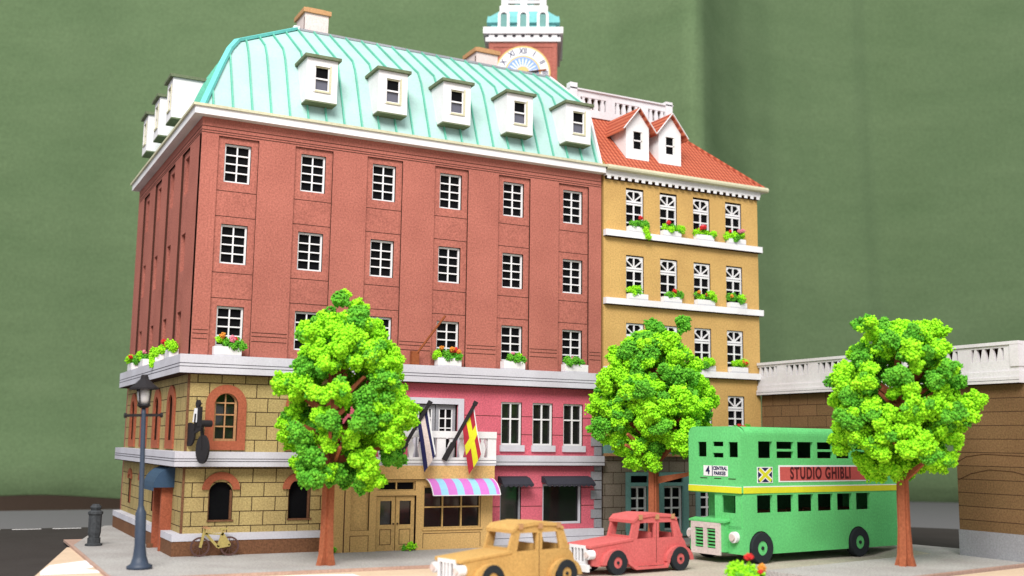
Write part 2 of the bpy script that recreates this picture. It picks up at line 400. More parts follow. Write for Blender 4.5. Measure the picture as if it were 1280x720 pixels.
# stone lower storeys, left part
SX = 5.6
m = MB()
lh = [(c-.43, c+.43, 4.05, 5.85) for c in CX[:2]]
gh = [(.92, 1.8, 1.22, 2.58), (3.87, 4.73, 1.22, 2.58)]
wall(m, 'y', 0, .3, 0, SX, .75, 6.47, lh+gh, 'stone')
for c in CX[:2]: spandrel(m, 'y', 0, .3, c, 5.42, .43, 5.85, 'stone')
spandrel(m, 'y', 0, .3, 1.36, 2.14, .44, 2.58, 'stone')
ll = [(c-.45, c+.45, 4.05, 5.85) for c in LY]
gl = [(5.5, 6.2, 1.2, 2.3), (8.6, 9.3, 1.2, 2.3), (11.6, 12.3, 1.2, 2.3), (2.0, 3.3, 0.0, 2.35)]
wall(m, 'x', 0, .3, .3, D, 0, 6.47, ll+gl, 'stone')
for c in LY: spandrel(m, 'x', 0, .3, c, 5.42, .43, 5.85, 'stone')
m.box(-.02, .06, -.02, .06, .75, 3.1, 'brown'); m.box(-.02, .06, -.02, .06, 3.68, 6.44, 'brown')
m.build('stone_wall_cladding', bld)
m = MB()
def base_band(x0, x1):
    m.box(x0, x1, -.36, 0, .52, .76, 'belt'); m.box(x0+.02, x1, -.34, 0, 0, .52, 'brown')
base_band(-.36, 5.35)
for y0, y1 in ((0, 1.8), (3.5, D)):
    m.box(-.36, 0, y0, y1, .52, .76, 'belt'); m.box(-.34, 0, y0, y1, 0, .52, 'brown')
m.build('plinth', bld)
# arched windows second storey with brick surround
for c in CX[:2]:
    m = MB(); ring(m, 'y', -.07, 0, c, 5.36, .43, .74, 'brickred', legs=3.72)
    m.box(c-.43, c+.43, -.07, 0, 3.72, 4.05, 'brickred'); m.build('window_surround', bld)
    m = MB(); k = 'cap'
    m.box(c-.43, c-.34, .12, .17, 4.05, 5.42, k); m.box(c+.34, c+.43, .12, .17, 4.05, 5.42, k); m.box(c-.34, c+.34, .12, .17, 4.05, 4.13, k)
    m.box(c-.025, c+.025, .125, .165, 4.13, 5.78, k)
    for z in (4.55, 4.98, 5.41): m.box(c-.34, c+.34, .13, .16, z, z+.05, k)
    ring(m, 'y', .12, .17, c, 5.42, .35, .43, k)
    w_ = m.build('window', bld); m = MB(); m.box(c-.43, c+.43, .22, .24, 4.05, 5.85, 'glass'); m.build('pane', w_)
for c in LY:
    m = MB(); ring(m, 'x', -.07, 0, c, 5.36, .43, .78, 'brickred', legs=3.72); m.box(-.07, 0, c-.43, c+.43, 3.72, 4.05, 'brickred'); m.build('window_surround', bld)
    m = MB(); m.box(.12, .17, c-.43, c-.34, 4.05, 5.6, 'brickred'); m.box(.12, .17, c+.34, c+.43, 4.05, 5.6, 'brickred'); m.box(.12, .17, c-.34, c+.34, 4.9, 4.98, 'brickred'); m.box(.12, .17, c-.025, c+.025, 4.05, 5.8, 'brickred')
    w_ = m.build('window', bld); m = MB(); m.box(.22, .24, c-.45, c+.45, 4.05, 5.85, 'dark'); m.build('pane', w_)
# ground arched windows
m = MB(); ring(m, 'y', -.07, 0, 1.36, 2.3, .42, .68, 'brickred', rise0=.36, rise1=.63); m.build('window_arch', bld)
m = MB(); ring(m, 'y', -.07, 0, 4.32, 2.3, .42, .68, 'brickred', rise0=.36, rise1=.63); m.build('window_arch', bld)
for a, b, c, d in gh:
    m = MB(); m.box(a, a+.06, .1, .18, c, d-.3, 'brown'); m.box(b-.08, b, .1, .18, c, d-.3, 'brown'); m.box(a-.02, b+.05, -.05, .18, c-.06, c, 'brown')
    w_ = m.build('window', bld); m = MB(); m.box(a, b, .22, .24, c, d, 'dark'); m.build('pane', w_)
for a, b, c, d in gl[:3]:
    m = MB(); ring(m, 'x', -.06, 0, (a+b)/2, 2.3, .32, .55, 'brickred', rise0=.2, rise1=.45)
    m.box(.05, .1, b-.08, b, c, d, 'brickred'); m.box(.05, .1, a, a+.08, c, d, 'brickred')
    w_ = m.build('window', bld); m = MB(); m.box(.14, .16, a, b, c, d, 'dark'); m.build('pane', w_)
# corner door on the left face with blue awning
m = MB(); m.box(-.4, .0, 3.3, 3.5, 0, 2.4, 'brickred'); m.box(-.4, 0, 1.8, 2.0, 0, 2.4, 'brickred'); m.box(-.4, 0, 2.0, 3.3, 2.25, 2.4, 'brickred'); m.box(.1, .16, 2.0, 3.3, 0, 2.25, 'brickred')
m.box(-.55, -.36, 3.25, 3.55, 0, .16, 'brown')
dr = m.build('door', bld); m = MB(); m.box(.06, .098, 2.2, 3.1, 1.1, 2.05, 'dark'); m.build('pane', dr)
m = MB(); pts = arcpts(0, 2.32, .75, 90, 180, 6)
A = [(x, 1.55, z) for x, z in pts]; B = [(x, 3.8, z) for x, z in pts]; m.quadstrip(A, B, 'blueaw')
m.prism([(0, 2.32)]+pts, 'y', 1.55, 1.58, 'blueaw'); m.prism([(0, 2.32)]+pts, 'y', 3.77, 3.8, 'blueaw')
m.box(-.77, -.74, 1.55, 3.8, 2.2, 2.34, 'blueaw')
m.build('awning', bld)
# pink storeys, right part
m = MB()
ph = [(x, x+.97, 4.02, 5.8) for x in (12.76, 14.25, 15.75)]
bal = (8.95, 10.75, 3.3, 5.63)
wall(m, 'y', 0, .25, SX, W, 3.2, 6.47, ph+[bal], 'pink')
pg = [(12.76, 13.74, .88, 2.42), (14.76, 16.66, .76, 2.42)]
wall(m, 'y', 0, .25, 11.5, W, .55, 3.2, pg, 'pink')
m.box(5.6, 11.5, .2, .3, 0, 3.2, 'tan')
for z in (4.45, 5.2):
    for a, b in ((11.05, 12.76), (13.73, 14.25), (15.22, 15.75), (16.72, 17.3)): m.box(a, b, -.006, 0, z, z+.025, 'line')
for z in (1.5, 2.25):
    for a, b in ((12.0, 12.76), (13.74, 14.76), (16.66, 17.3)): m.box(a, b, -.006, 0, z, z+.025, 'line')
m.build('pink_wall', bld)
for a, b, c, d in ph:
    window(bld, .97, d-c, 2, [.62], ((a+b)/2, .08, c), k='white', fr=.075, mun=.06, pane='glass')
    m = MB(); m.box(a-.06, b+.1, -.1, .0, c-.26, c, 'belt'); m.build('window_sill', bld)
window(bld, .98, 1.54, 1, 1, (13.25, .08, .88), k='grey', fr=.07, pane='glass'); window(bld, 1.9, 1.66, 1, 1, (15.71, .08, .76), k='belt', fr=.09, pane='glass')
for za, n in ((.56, 7), (3.61, 7)):
    m = MB(); m.box(W-.3, W, -.035, 0, za, za+n*.4-.03, 'burntshade')
    for i in range(n): m.box(W-(.52 if i % 2 else .36), W, -.06, -.035 if i < 0 else 0, za+i*.4+.012, za+i*.4+.375, 'grey')
    m.build('quoins', bld)
m = MB(); m.box(11.92, W, -.3, 0, 0, .24, 'belt'); m.box(11.92, W, -.24, 0, .26, .55, 'belt'); m.build('plinth', bld)
def black_awning(x0, x1):
    m = MB(); n = max(5, int((x1-x0)/.22)); P0 = [(x0, 0, 2.75), (x0, -.3, 2.68), (x0-.05, -.55, 2.44)]; P1 = [(x1, 0, 2.75), (x1, -.3, 2.68), (x1+.05, -.55, 2.44)]
    m.quadstrip(P0, P1, 'slate'); m.quadstrip([(p[0], p[1], p[2]-.04) for p in P1], [(p[0], p[1], p[2]-.04) for p in P0], 'slate')
    st = (x1-x0+.1)/n
    for i in range(n):
        a = x0-.05+i*st
        m.prism([(a, 2.44), (a+st*.1, 2.36), (a+st*.5, 2.32), (a+st*.9, 2.36), (a+st, 2.44)], 'y', -.57, -.54, 'slate')
    m.prism([(0, 2.75), (-.3, 2.68), (-.55, 2.42), (0, 2.5)], 'x', x0-.02, x0+.01, 'slate')
    return m.build('awning', bld)
black_awning(12.66, 14.0); black_awning(14.72, 17.0)
# balcony door and grey frame
m = MB(); fr = [(8.52, 8.9), (10.75, 11.0)]
m.box(8.62, 8.92, -.08, 0, 3.3, 5.87, 'belt'); m.box(10.77, 11.02, -.08, 0, 3.3, 5.87, 'belt'); m.box(8.92, 10.77, -.08, 0, 5.63, 5.87, 'belt'); m.build('balcony_door_frame', bld)
for c in (9.38, 10.28):
    m = MB(); m.box(c-.43, c-.3, .1, .15, 3.3, 5.6, 'grey'); m.box(c+.3, c+.43, .1, .15, 3.3, 5.6, 'grey'); m.box(c-.3, c+.3, .1, .15, 5.42, 5.6, 'grey'); m.box(c-.3, c+.3, .1, .15, 3.3, 3.9, 'grey')
    m.box(c-.025, c+.025, .105, .145, 3.9, 5.42, 'white')
    for z in (4.25, 4.65, 5.04): m.box(c-.3, c+.3, .108, .142, z, z+.045, 'white')
    for a_, b_ in ((c-.3, c-.26), (c+.26, c+.3)): m.box(a_, b_, .104, .146, 3.9, 5.42, 'white')
    d_ = m.build('balcony_door', bld); m = MB(); m.box(c-.3, c+.3, .18, .2, 3.9, 5.42, 'dark'); m.build('pane', d_)
# shop front
YS = -1.0; X0, X1 = 5.35, 11.92
m = MB()
op = [(7.0, 8.63, 0, 2.06), (7.05, 8.58, 2.25, 2.6), (8.93, 11.4, .8, 2.4), (5.98, 6.72, .78, 2.62)]
wall(m, 'y', YS, YS+.18, X0, X1, 0, 3.2, op, 'tan')
m.box(X0, X0+.15, YS+.18, 0, 0, 3.2, 'tan'); m.box(X1-.15, X1, YS+.18, 0, 0, 3.2, 'tan'); m.box(X0+.15, X1-.15, YS+.18, 0, 3.05, 3.19, 'tan')
m.box(5.98, 6.72, YS+.1, YS+.12, .78, 2.62, 'tan')
m.box(X0-.03, X1+.03, YS-.08, YS, 2.68, 3.2, 'tan'); m.box(X0-.03, X1+.03, YS-.08, YS, 2.655, 2.68, 'burntshade')
m.box(5.72, 5.76, YS-.005, YS, 0, 2.65, 'line'); 
for a, b, c, d in ((5.98, 6.72, .02, .6), (8.93, 11.4, .06, .62)):
    for q in ((a, b, d-.02, d), (a, a+.02, c, d), (b-.02, b, c, d)): m.box(q[0], q[1], YS-.006, YS, q[2], q[3], 'line')
m.box(X0+.02, X1-.02, YS+.2, YS+.9, .02, .05, 'dark')
m.build('shop_wall', bld)
for a, b, s in ((7.04, 7.8, 1), (7.83, 8.59, -1)):
    m = MB(); wall(m, 'y', YS+.09, YS+.14, a, b, .0, 2.03, [(a+.15, b-.15, .97, 1.86)], 'tan')
    for q in ((a+.15, b-.15, .78, .8), (a+.15, b-.15, .22, .24), (a+.15, a+.17, .22, .8), (b-.17, b-.15, .22, .8)): m.box(q[0], q[1], YS+.084, YS+.09, q[2], q[3], 'line')
    d_ = m.build('shop_door', bld); m = MB(); m.box(a+.12, b-.12, YS+.16, YS+.17, .95, 1.9, 'glass'); m.build('pane', d_)
    m = MB(); hx = b-.07 if s > 0 else a+.07; m.cyl((hx, YS+.09, 1.0), (hx, YS+.03, 1.0), .03, .03, 'burntshade', 8); m.build('door_knob', d_)
m = MB(); a, b = 7.05, 8.58
m.box(a, b, YS+.06, YS+.12, 2.25, 2.29, 'tan'); m.box(a, b, YS+.06, YS+.12, 2.56, 2.6, 'tan'); m.box(a, a+.05, YS+.06, YS+.12, 2.29, 2.56, 'tan'); m.box(b-.05, b, YS+.06, YS+.12, 2.29, 2.56, 'tan'); m.box(7.79, 7.84, YS+.06, YS+.12, 2.29, 2.56, 'tan')
t_ = m.build('transom_window', bld); m = MB(); m.box(a, b, YS+.15, YS+.17, 2.25, 2.6, 'dark'); m.build('pane', t_)
m = MB(); a, b, c, d = op[2]
for q in ((a, b, c, c+.05), (a, b, d-.05, d), (a, b, 1.58, 1.63)): m.box(q[0], q[1], YS+.05, YS+.11, q[2], q[3], 'tan')
for x in (a, a+.805, a+1.61, b-.05): m.box(x, x+.05, YS+.045, YS+.115, c, d, 'tan')
m.box(a-.04, b+.06, YS-.05, YS, c-.07, c-.02, 'tan')
t_ = m.build('shop_window', bld); m = MB(); m.box(a, b, YS+.14, YS+.16, c, d, 'glass'); m.build('pane', t_)
m = MB(); pr = [(-1.02, 2.71), (-1.25, 2.66), (-1.5, 2.53), (-1.7, 2.33), (-1.82, 2.1)]
xa, xb = 8.98, 11.85
m.quadstrip([(xa, y, z) for y, z in pr], [(xb, y, z) for y, z in pr], 'stripe')
m.quadstrip([(xb, y+.02, z-.03) for y, z in pr], [(xa, y+.02, z-.03) for y, z in pr], 'white')
for x in (xa, xb):
    for i in range(4): m.bar((x, pr[i][0], pr[i][1]-.012), (x, pr[i+1][0], pr[i+1][1]-.012), .03, .04, 'white')
m.bar((xa, -1.825, 2.09), (xb, -1.825, 2.09), .03, .035, 'white')
tag(m.build('striped_awning', bld), 'pink and pale blue striped awning')
# balcony
m = MB(); yb = -1.08
m.box(5.2, 12.0, yb, -.02, 3.2, 3.3, 'belt'); m.box(5.2, 12.0, yb-.03, yb+.1, 3.3, 3.52, 'white'); m.box(5.2, 12.0, yb-.05, yb+.12, 4.28, 4.54, 'white')
m.box(5.2, 12.0, yb-.036, yb-.03, 3.4, 3.42, 'gline')
m.box(5.2, 5.35, yb+.12, -.02, 4.28, 4.54, 'white'); m.box(11.85, 12.0, yb+.12, -.02, 4.28, 4.54, 'white'); m.box(11.85, 12.0, yb+.1, -.02, 3.3, 3.52, 'white')
posts = [5.2, 7.3, 9.4, 11.62]
for x in posts: m.box(x, x+.38, yb-.01, yb+.08, 3.52, 4.28, 'white')
for i in range(3):
    a, b = posts[i]+.38, posts[i+1]; n = 4
    for j in range(n):
        c = a+(b-a)*(j+.5)/n
        m.prism([(c-.07, 3.52), (c+.07, 3.52), (c+.09, 3.62), (c+.14, 3.82), (c+.12, 3.98), (c+.05, 4.14), (c+.09, 4.28), (c-.09, 4.28), (c-.05, 4.14), (c-.12, 3.98), (c-.14, 3.82), (c-.09, 3.62)], 'y', yb, yb+.06, 'white')
for y in (-.75, -.4): m.box(11.88, 11.96, y, y+.16, 3.52, 4.28, 'white')
m.build('balcony', bld)
# mansard roof (hip left and back, gable right)
prof = [(0, 16.5), (.42, 17.55), (.85, 18.62), (1.15, 19.3), (1.5, 19.82), (4.8, 22.08)]
def zin(i):
    for (a, za), (b, zb) in zip(prof, prof[1:]):
        if a <= i <= b: return za+(zb-za)*(i-a)/(b-a)
    return prof[-1][1]
m = MB()
DB = D+.3
ringv = [[(i, i, z), (W-.05, i, z), (W-.05, DB-i, z), (i, DB-i, z)] for i, z in prof]
for a, b in zip(ringv, ringv[1:]):
    m.add([a[0], a[1], b[1], b[0]], [(0, 1, 2, 3)], 'copper'); m.add([a[3], a[0], b[0], b[3]], [(0, 1, 2, 3)], 'copper'); m.add([a[2], a[3], b[3], b[2]], [(0, 1, 2, 3)], 'copper')
m.add(ringv[-1], [(0, 1, 2, 3)], 'grey')
for x in [.36+.741*i for i in range(24)]:
    pp = [(i, z) for i, z in prof if i <= x]
    if x < 4.8: pp = pp+[(x, zin(x))]
    if x > W-.2: continue
    for a, b in zip(pp, pp[1:]):
        if b[0]-a[0] < 1e-3: continue
        m.bar((x, a[0]-.03, a[1]+.03), (x, b[0]-.03, b[1]+.03), .055, .1, 'rib')
for y in [.6+.741*i for i in range(19)]:
    t = min(y, DB-y); pp = [(i, z) for i, z in prof if i <= t]
    for a, b in zip(pp, pp[1:]): m.bar((a[0]-.03, y, a[1]+.03), (b[0]-.03, y, b[1]+.03), .055, .1, 'rib')
for a, b in zip(prof, prof[1:]):
    m.bar((a[0]-.04, a[0]-.04, a[1]+.04), (b[0]-.04, b[0]-.04, b[1]+.04), .24, .12, 'hip'); m.bar((a[0], DB-a[0], a[1]), (b[0], DB-b[0], b[1]), .24, .12, 'hip')
m.bar((4.7, 4.76, 22.1), (W, 4.76, 22.1), .1, .1, 'grey'); m.bar((4.76, 4.8, 22.1), (4.76, DB-4.8, 22.1), .1, .1, 'grey')
m.box(4.62, 4.86, 4.62, 4.86, 22.02, 22.2, 'white')
pg_ = [(i-.06, z+.05) for i, z in prof]; inner = [(i+.16, z-.12) for i, z in prof][::-1]
for (a, b), (c, d) in zip(zip(pg_, pg_[1:]), zip(inner[::-1], inner[::-1][1:])): m.prism([a, b, d, c], 'x', W-.06, W+.05, 'white')
m.prism([(i, z) for i, z in prof]+[(DB-i, z) for i, z in prof[::-1]], 'x', W-.05, W-.02, 'cream')
rf = m.build('mansard_roof', bld)
def chimney(x0, x1, y0, y1, zt):
    m = MB(); m.box(x0, x1, y0, y1, 22.0, zt-.22, 'chimney'); m.box(x0-.1, x1+.1, y0-.1, y1+.1, zt-.22, zt-.02, 'cap'); m.box(x0+.1, x1-.1, y0+.1, y1-.1, zt-.02, zt+.08, 'cap')
    m.box(x0-.006, x0, y0+.08, y0+.16, 22.3, zt-.4, 'line'); m.build('chimney', rf)
chimney(5.22, 6.3, 5.05, 6.4, 23.3); chimney(13.85, 15.0, 5.3, 6.6, 23.12)
# dormers
def dormer(loc, rz):
    global DPROTO
    if DPROTO: return dup(DPROTO, loc=loc, rot=(0, 0, rz), parent=bld)
    m = MB(); h = 1.72
    wall(m, 'y', 0, .08, -.63, .63, 0, h, [(-.3, .3, .42, 1.42)], 'white', 'cream')
    for s in (-.63, .55): m.prism([(.08, 0), (.55, 0), (2.0, h), (.08, h)], 'x', s, s+.08, 'white')
    m.box(-.63, .63, 0, .62, -.06, 0, 'olive')
    m.box(-.74, .74, -.14, 2.1, h, h+.12, 'olive')
    o = m.build('dormer', bld, loc=loc); o.rotation_euler = (0, 0, rz)
    m = MB(); k = 'white'
    m.box(-.3, -.25, .03, .08, .42, 1.42, k); m.box(.25, .3, .03, .08, .42, 1.42, k); m.box(-.25, .25, .03, .08, .42, .47, k); m.box(-.25, .25, .03, .08, 1.37, 1.42, 'cream'); m.box(-.25, .25, .02, .08, .89, .95, k)
    m.box(-.3, .3, .12, .14, .9, 1.42, 'dark'); m.box(-.3, .3, .12, .14, .42, .9, 'glassg')
    m.box(-.37, -.3, -.03, 0, .35, 1.49, k); m.box(.3, .37, -.03, 0, .35, 1.49, 'cream'); m.box(-.3, .3, -.03, 0, 1.42, 1.49, k); m.box(-.3, .3, -.05, 0, .35, .42, 'cream')
    m.build('window', o)
    DPROTO = o; return o
DPROTO = None
for c in CX[:1]: pass
for x in (4.46, 7.45, 10.32, 13.31, 16.26): dormer((x, -.3, 17.32), 0)
for y in LY[1:]: dormer((-.3, y-.25, 17.4), -PI/2)

# ================================================================== YELLOW BUILDING
yb_ = empty('townhouse', (17.78, 0, 0)); OX = 17.78
tag(yb_, 'yellow ochre townhouse with orange tiled roof, two gabled dormers and flower boxes', 'building')
YX = [19.45-OX, 21.32-OX, 23.22-OX, 25.12-OX]; W2 = 26.6-OX; D2 = 12.
m = MB(); hl = []
for c in YX:
    for a, b in ((13.62, 15.68), (10.55, 12.58), (7.5, 9.5), (4.6, 6.42)): hl.append((c-.48, c+.48, a, b))
wall(m, 'y', 0, .3, 0, W2, 4.45, 16.2, hl, 'yellow')
m.box(0, .3, .3, D2, 0, 16.2, 'yellow'); m.box(W2-.3, W2, .3, D2, 0, 16.2, 'yellow'); m.box(0, W2, D2, D2+.3, 0, 16.2, 'yellow')
m.build('upper_wall', yb_)
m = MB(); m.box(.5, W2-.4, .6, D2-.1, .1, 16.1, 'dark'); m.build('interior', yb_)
for c in YX:
    for a, b in ((13.62, 15.68), (10.55, 12.58), (7.5, 9.5), (4.6, 6.42)): window(yb_, .96, 1.98 if a > 5 else 1.8, 2, 3, (c, .07, a), kind='fan', fr=.06, mun=.06)
for a, b in ((13.34, 13.62), (10.27, 10.55), (7.22, 7.5)):
    m = MB(); m.box(-.02, W2+.08, -.25, 0, a, b, 'white'); m.box(0, W2+.06, -.23, 0, a-.025, a, 'burntshade'); m.build('belt_course', yb_)
m = MB(); m.box(0, W2+.05, -.2, .0, 16.08, 16.32, 'white')
for i in range(24): m.box(.06+i*.372, .06+i*.372+.2, -.2, 0, 15.95, 16.08, 'white', {'zb': 'burntshade', 'xp': 'burntshade', 'xn': 'burntshade'})
for i in range(24): m.box(.06+i*.372+.2, min(W2, .06+(i+1)*.372), -.03, 0, 15.95, 16.08, 'burntshade')
m.cyl((-.05, -.36, 16.42), (W2+.35, -.36, 16.42), .13, .13, 'cream', 10); m.box(-.05, W2+.35, -.4, .1, 16.32, 16.4, 'white'); m.box(W2-.2, W2+.35, .1, D2, 16.3, 16.5, 'white')
m.build('cornice', yb_)
m = MB(); t = 3.0; zt = 19.75; e = .35
m.add([(-.03, -e, 16.42), (W2+e, -e, 16.42), (W2-t, t, zt), (-.03, t, zt)], [(0, 1, 2, 3)], 'tile'); m.add([(W2+e, -e, 16.42), (W2+e, D2+e, 16.42), (W2-t, D2-t, zt), (W2-t, t, zt)], [(0, 1, 2, 3)], 'tile')
m.add([(-.03, D2+e, 16.42), (W2+e, D2+e, 16.42), (W2-t, D2-t, zt), (-.03, D2-t, zt)], [(3, 2, 1, 0)], 'tile'); m.add([(-.03, t, zt), (W2-t, t, zt), (W2-t, D2-t, zt), (-.03, D2-t, zt)], [(0, 1, 2, 3)], 'tile')
m.add([(-.03, -e, 16.42), (-.03, D2+e, 16.42), (-.03, D2-t, zt), (-.03, t, zt)], [(0, 1, 2, 3)], 'yellow')
m.add([(-.03, -e, 16.42), (W2+e, -e, 16.42), (W2+e, D2+e, 16.42), (-.03, D2+e, 16.42)], [(3, 2, 1, 0)], 'white')
m.bar((W2+e, -e, 16.46), (W2-t, t, zt+.03), .14, .1, 'tile')
m.build('tiled_roof', yb_)
# roof balustrade
def balustrade(mb, axis, c0, c1, u0, u1, z0, z1, k, gap, post, nb, lowf=.18, topf=.2, taper=.55, trap=False):
    """posts, rails and tapered balusters between u0 and u1"""
    H = z1-z0; P = (lambda a, b, c, d: mb.box(a, b, c0, c1, c, d, k)) if axis == 'y' else (lambda a, b, c, d: mb.box(c0, c1, a, b, c, d, k))
    P(u0, u1, z0, z0+H*lowf); P(u0, u1, z1-H*topf, z1)
    za, zb = z0+H*lowf, z1-H*topf; u = u0
    while u < u1-post*.5:
        P(u, min(u+post, u1), za, zb); a, b = u+post, min(u+post+gap, u1)
        if b-a > gap*.5:
            for j in range(nb):
                c = a+(b-a)*(j+.5)/nb; w = (b-a)/nb
                if trap: mb.prism([(c-w*.42, za), (c+w*.42, za), (c+w*.12, zb), (c-w*.12, zb)], axis, c0+.01, c1-.01, k)
                else: mb.prism([(c-w*.3, za), (c+w*.3, za), (c+w*.32, za+H*.2), (c+w*.15, zb-H*.08), (c+w*.28, zb), (c-w*.28, zb), (c-w*.15, zb-H*.08), (c-w*.32, za+H*.2)], axis, c0+.02, c1-.02, k, )
        u += post+gap
m = MB(); z0 = zt
balustrade(m, 'y', t-.1, t+.06, .0, W2-t, z0, z0+1.25, 'parapet', 1.45, .52, 4, .3, .24)
m.box(.3, W2-t-.3, t+.3, t+.34, z0, z0+1.22, 'brown'); m.box(.3, W2-t-.3, t+.06, t+.3, z0+1.15, z0+1.22, 'parapet')  # brown backing sheet stands in for the shade seen between the balusters
m.box(-.12, .28, t-.2, t+.15, z0, z0+1.55, 'parapet'); m.box(W2-t-.36, W2-t+.05, t-.2, t+.15, z0, z0+1.45, 'parapet')
m.box(-.15, W2-t+.1, t-.2, t+.12, z0+1.25, z0+1.32, 'parapet'); m.box(W2-t-.12, W2-t+.04, t+.15, D2-t, z0, z0+1.25, 'parapet')
m.build('roof_balustrade', yb_)
def ydormer(x0, x1):
    m = MB(); yf = .45; c = (x0+x1)/2; h0, h1, ha = 17.15, 18.85, 19.6
    wall(m, 'y', yf, yf+.08, x0, x1, h0, h1, [(c-.25, c+.27, 17.72, 18.55)], 'white', 'cream')
    m.prism([(x0, h1), (x1, h1), (c, ha)], 'y', yf, yf+.08, 'white')
    for x in (x0, x1-.08): m.prism([(yf+.08, h0), (yf+.08+1.75, h1), (yf+.08, h1)], 'x', x, x+.08, 'white')
    m.box(x0, x1, yf, yf+.3, h0-.06, h0, 'olive')
    o = m.build('dormer', yb_)
    m = MB()
    for s in (-1, 1):
        a = (c+s*((x1-x0)/2+.28), h1-.3); b = (c, ha+.08)
        yfar = 3.0
        pl = [(b[0], yf-.22, b[1]), (a[0], yf-.22, a[1]), (a[0], yf+1.9, a[1]), (b[0], yf+2.6, b[1])]
        m.add(pl+[(q[0], q[1], q[2]-.1) for q in pl], [(0, 1, 2, 3), (7, 6, 5, 4), (0, 4, 5, 1), (1, 5, 6, 2), (2, 6, 7, 3)], 'tile')
        m.bar((a[0], yf-.235, a[1]-.02), (b[0], yf-.235, b[1]-.02), .03, .07, 'white', up=(0, 1, 0))
    m.build('dormer_roof', o)
    m = MB(); a, b = c-.25, c+.27
    m.box(a, b, yf+.1, yf+.12, 17.7, 18.57, 'dark'); m.box(a, b, yf+.03, yf+.08, 18.1, 18.16, 'white'); m.box(a, a+.05, yf+.03, yf+.08, 17.72, 18.55, 'white'); m.box(b-.05, b, yf+.03, yf+.08, 17.72, 18.55, 'white')
    m.build('window', o)
ydormer(19.28-OX, 20.56-OX); ydormer(21.12-OX, 22.4-OX)
# ground storey, grey blocks and teal framed windows
m = MB(); fr = [(18.97-OX, 20.35-OX), (20.75-OX, 22.25-OX), (22.75-OX, 24.2-OX), (24.7-OX, 26.1-OX)]
wall(m, 'y', 0, .3, 0, W2, 0, 3.7, [(a, b, .2, 2.75) for a, b in fr], 'greystone')
m.build('block_wall', yb_)
m = MB(); m.box(0, W2, -.02, .3, 3.7, 4.45, 'teal'); m.box(0, W2+.02, -.2, 0, 3.6, 3.72, 'cap'); m.build('fascia', yb_)
for a, b in fr:
    m = MB(); m.box(a-.05, a+.2, -.05, .08, .2, 2.9, 'teal'); m.box(b-.25, b+.05, -.05, .08, .2, 2.9, 'teal'); m.box(a+.2, b-.25, -.05, .08, 2.3, 2.45, 'teal'); m.box(a+.2, b-.25, -.05, .08, 2.75, 2.9, 'teal'); m.box(a-.05, b+.05, -.07, .08, .1, .35, 'teal')
    o = m.build('teal_window_surround', yb_); m = MB(); m.box(a+.2, b-.25, .2, .22, 2.45, 2.75, 'dark'); m.build('pane', o)
    c = (a+b)/2; w = b-a-.45; window(yb_, round(w, 3), 1.95, 2, 4, (c-.03, .12, .35), k='white', fr=.09, mun=.07)

# ================================================================== ARCHED WALL on the right
vw = empty('arched_wall', (26.62, -.05, 0))
tag(vw, 'brown stone block wall with archway and white balustrade parapet right of the bus', 'wall')
m = MB(); m.X = Matrix.Translation((-26.62, .05, 0)); WX = 26.62; YE = -15.4
ya, yb2, zs = -11.15, -5.6, 2.55
ym = (ya+yb2)/2
wall(m, 'x', WX, WX+1.6, YE, ym, 1.1, 6.5, [(ya, ym, 0, 5.33)], 'wallh', 'wallh'); wall(m, 'x', WX, WX+1.6, ym, -.05, 1.1, 6.5, [(ym, yb2, 0, 5.33)], 'wall', 'wall')
spandrel(m, 'x', WX, WX+1.6, (ya+yb2)/2, 4.1, (yb2-ya)/2, 5.33, 'wallh', 1.23)
for pl in ([(-11.2, 3.62), (-11.6, 3.82), (-12.4, 3.93), (-14.6, 3.86), (-15.3, 3.7)], [(-11.2, 2.95), (-11.8, 3.2), (-12.6, 3.36), (-13.6, 3.32), (-14.9, 3.05)]):
    for (a, za), (b, zb) in zip(pl, pl[1:]): m.bar((WX-.003, a, za), (WX-.003, b, zb), .03, .012, 'line')
for rr in ():
    q = arcpts((ya+yb2)/2, zs, (yb2-ya)/2+rr+.02, 0, 180, 30) if rr else []
    for (a, za), (b, zb) in zip(q, q[1:]): m.bar((WX-.003, a, za), (WX-.003, b, zb), .02, .012, 'line')
m.build('block_wall', vw)
m = MB(); m.X = Matrix.Translation((-26.62, .05, 0))
m.box(WX-.06, WX+1.66, YE, ya, 0, 1.1, 'grey'); m.box(WX-.06, WX+1.66, yb2, -.05, 0, 1.1, 'grey'); m.build('plinth', vw)
m = MB(); m.X = Matrix.Translation((-26.62, .05, 0)); YP = -14.3
m.box(WX-.32, WX+1.8, YP, -.05, 6.5, 6.72, 'parapet', {'zb': 'burntshade'}); m.box(WX-.26, WX+1.75, YP+.03, -.05, 6.72, 6.94, 'parapet'); m.box(WX-.2, WX+1.7, YP+.06, -.05, 6.94, 7.1, 'parapet')
m.box(WX-.325, WX-.32, YP, -.05, 6.6, 6.615, 'gline'); 
balustrade(m, 'x', WX-.2, WX-.06, YP+.06, -.05, 7.1, 7.98, 'parapet', 1.42, .62, 4, .26, .2, .35, True)
m.box(WX+.1, WX+.16, YP+.3, -.05, 7.1, 7.9, 'burntshade'); m.box(WX-.06, WX+.16, YP+.3, -.05, 7.88, 7.96, 'parapet')  # dark backing panel, painted shade behind the parapet openings
m.box(WX-.26, WX-.0, YP+.02, -.05, 7.9, 8.02, 'parapet'); m.box(WX-.25, WX+.2, YP+.03, YP+.4, 7.1, 8.02, 'parapet')
m.box(WX-.1, WX+1.65, YP+.06, YP+.22, 7.1, 7.98, 'parapet')
m.build('balustrade_parapet', vw)

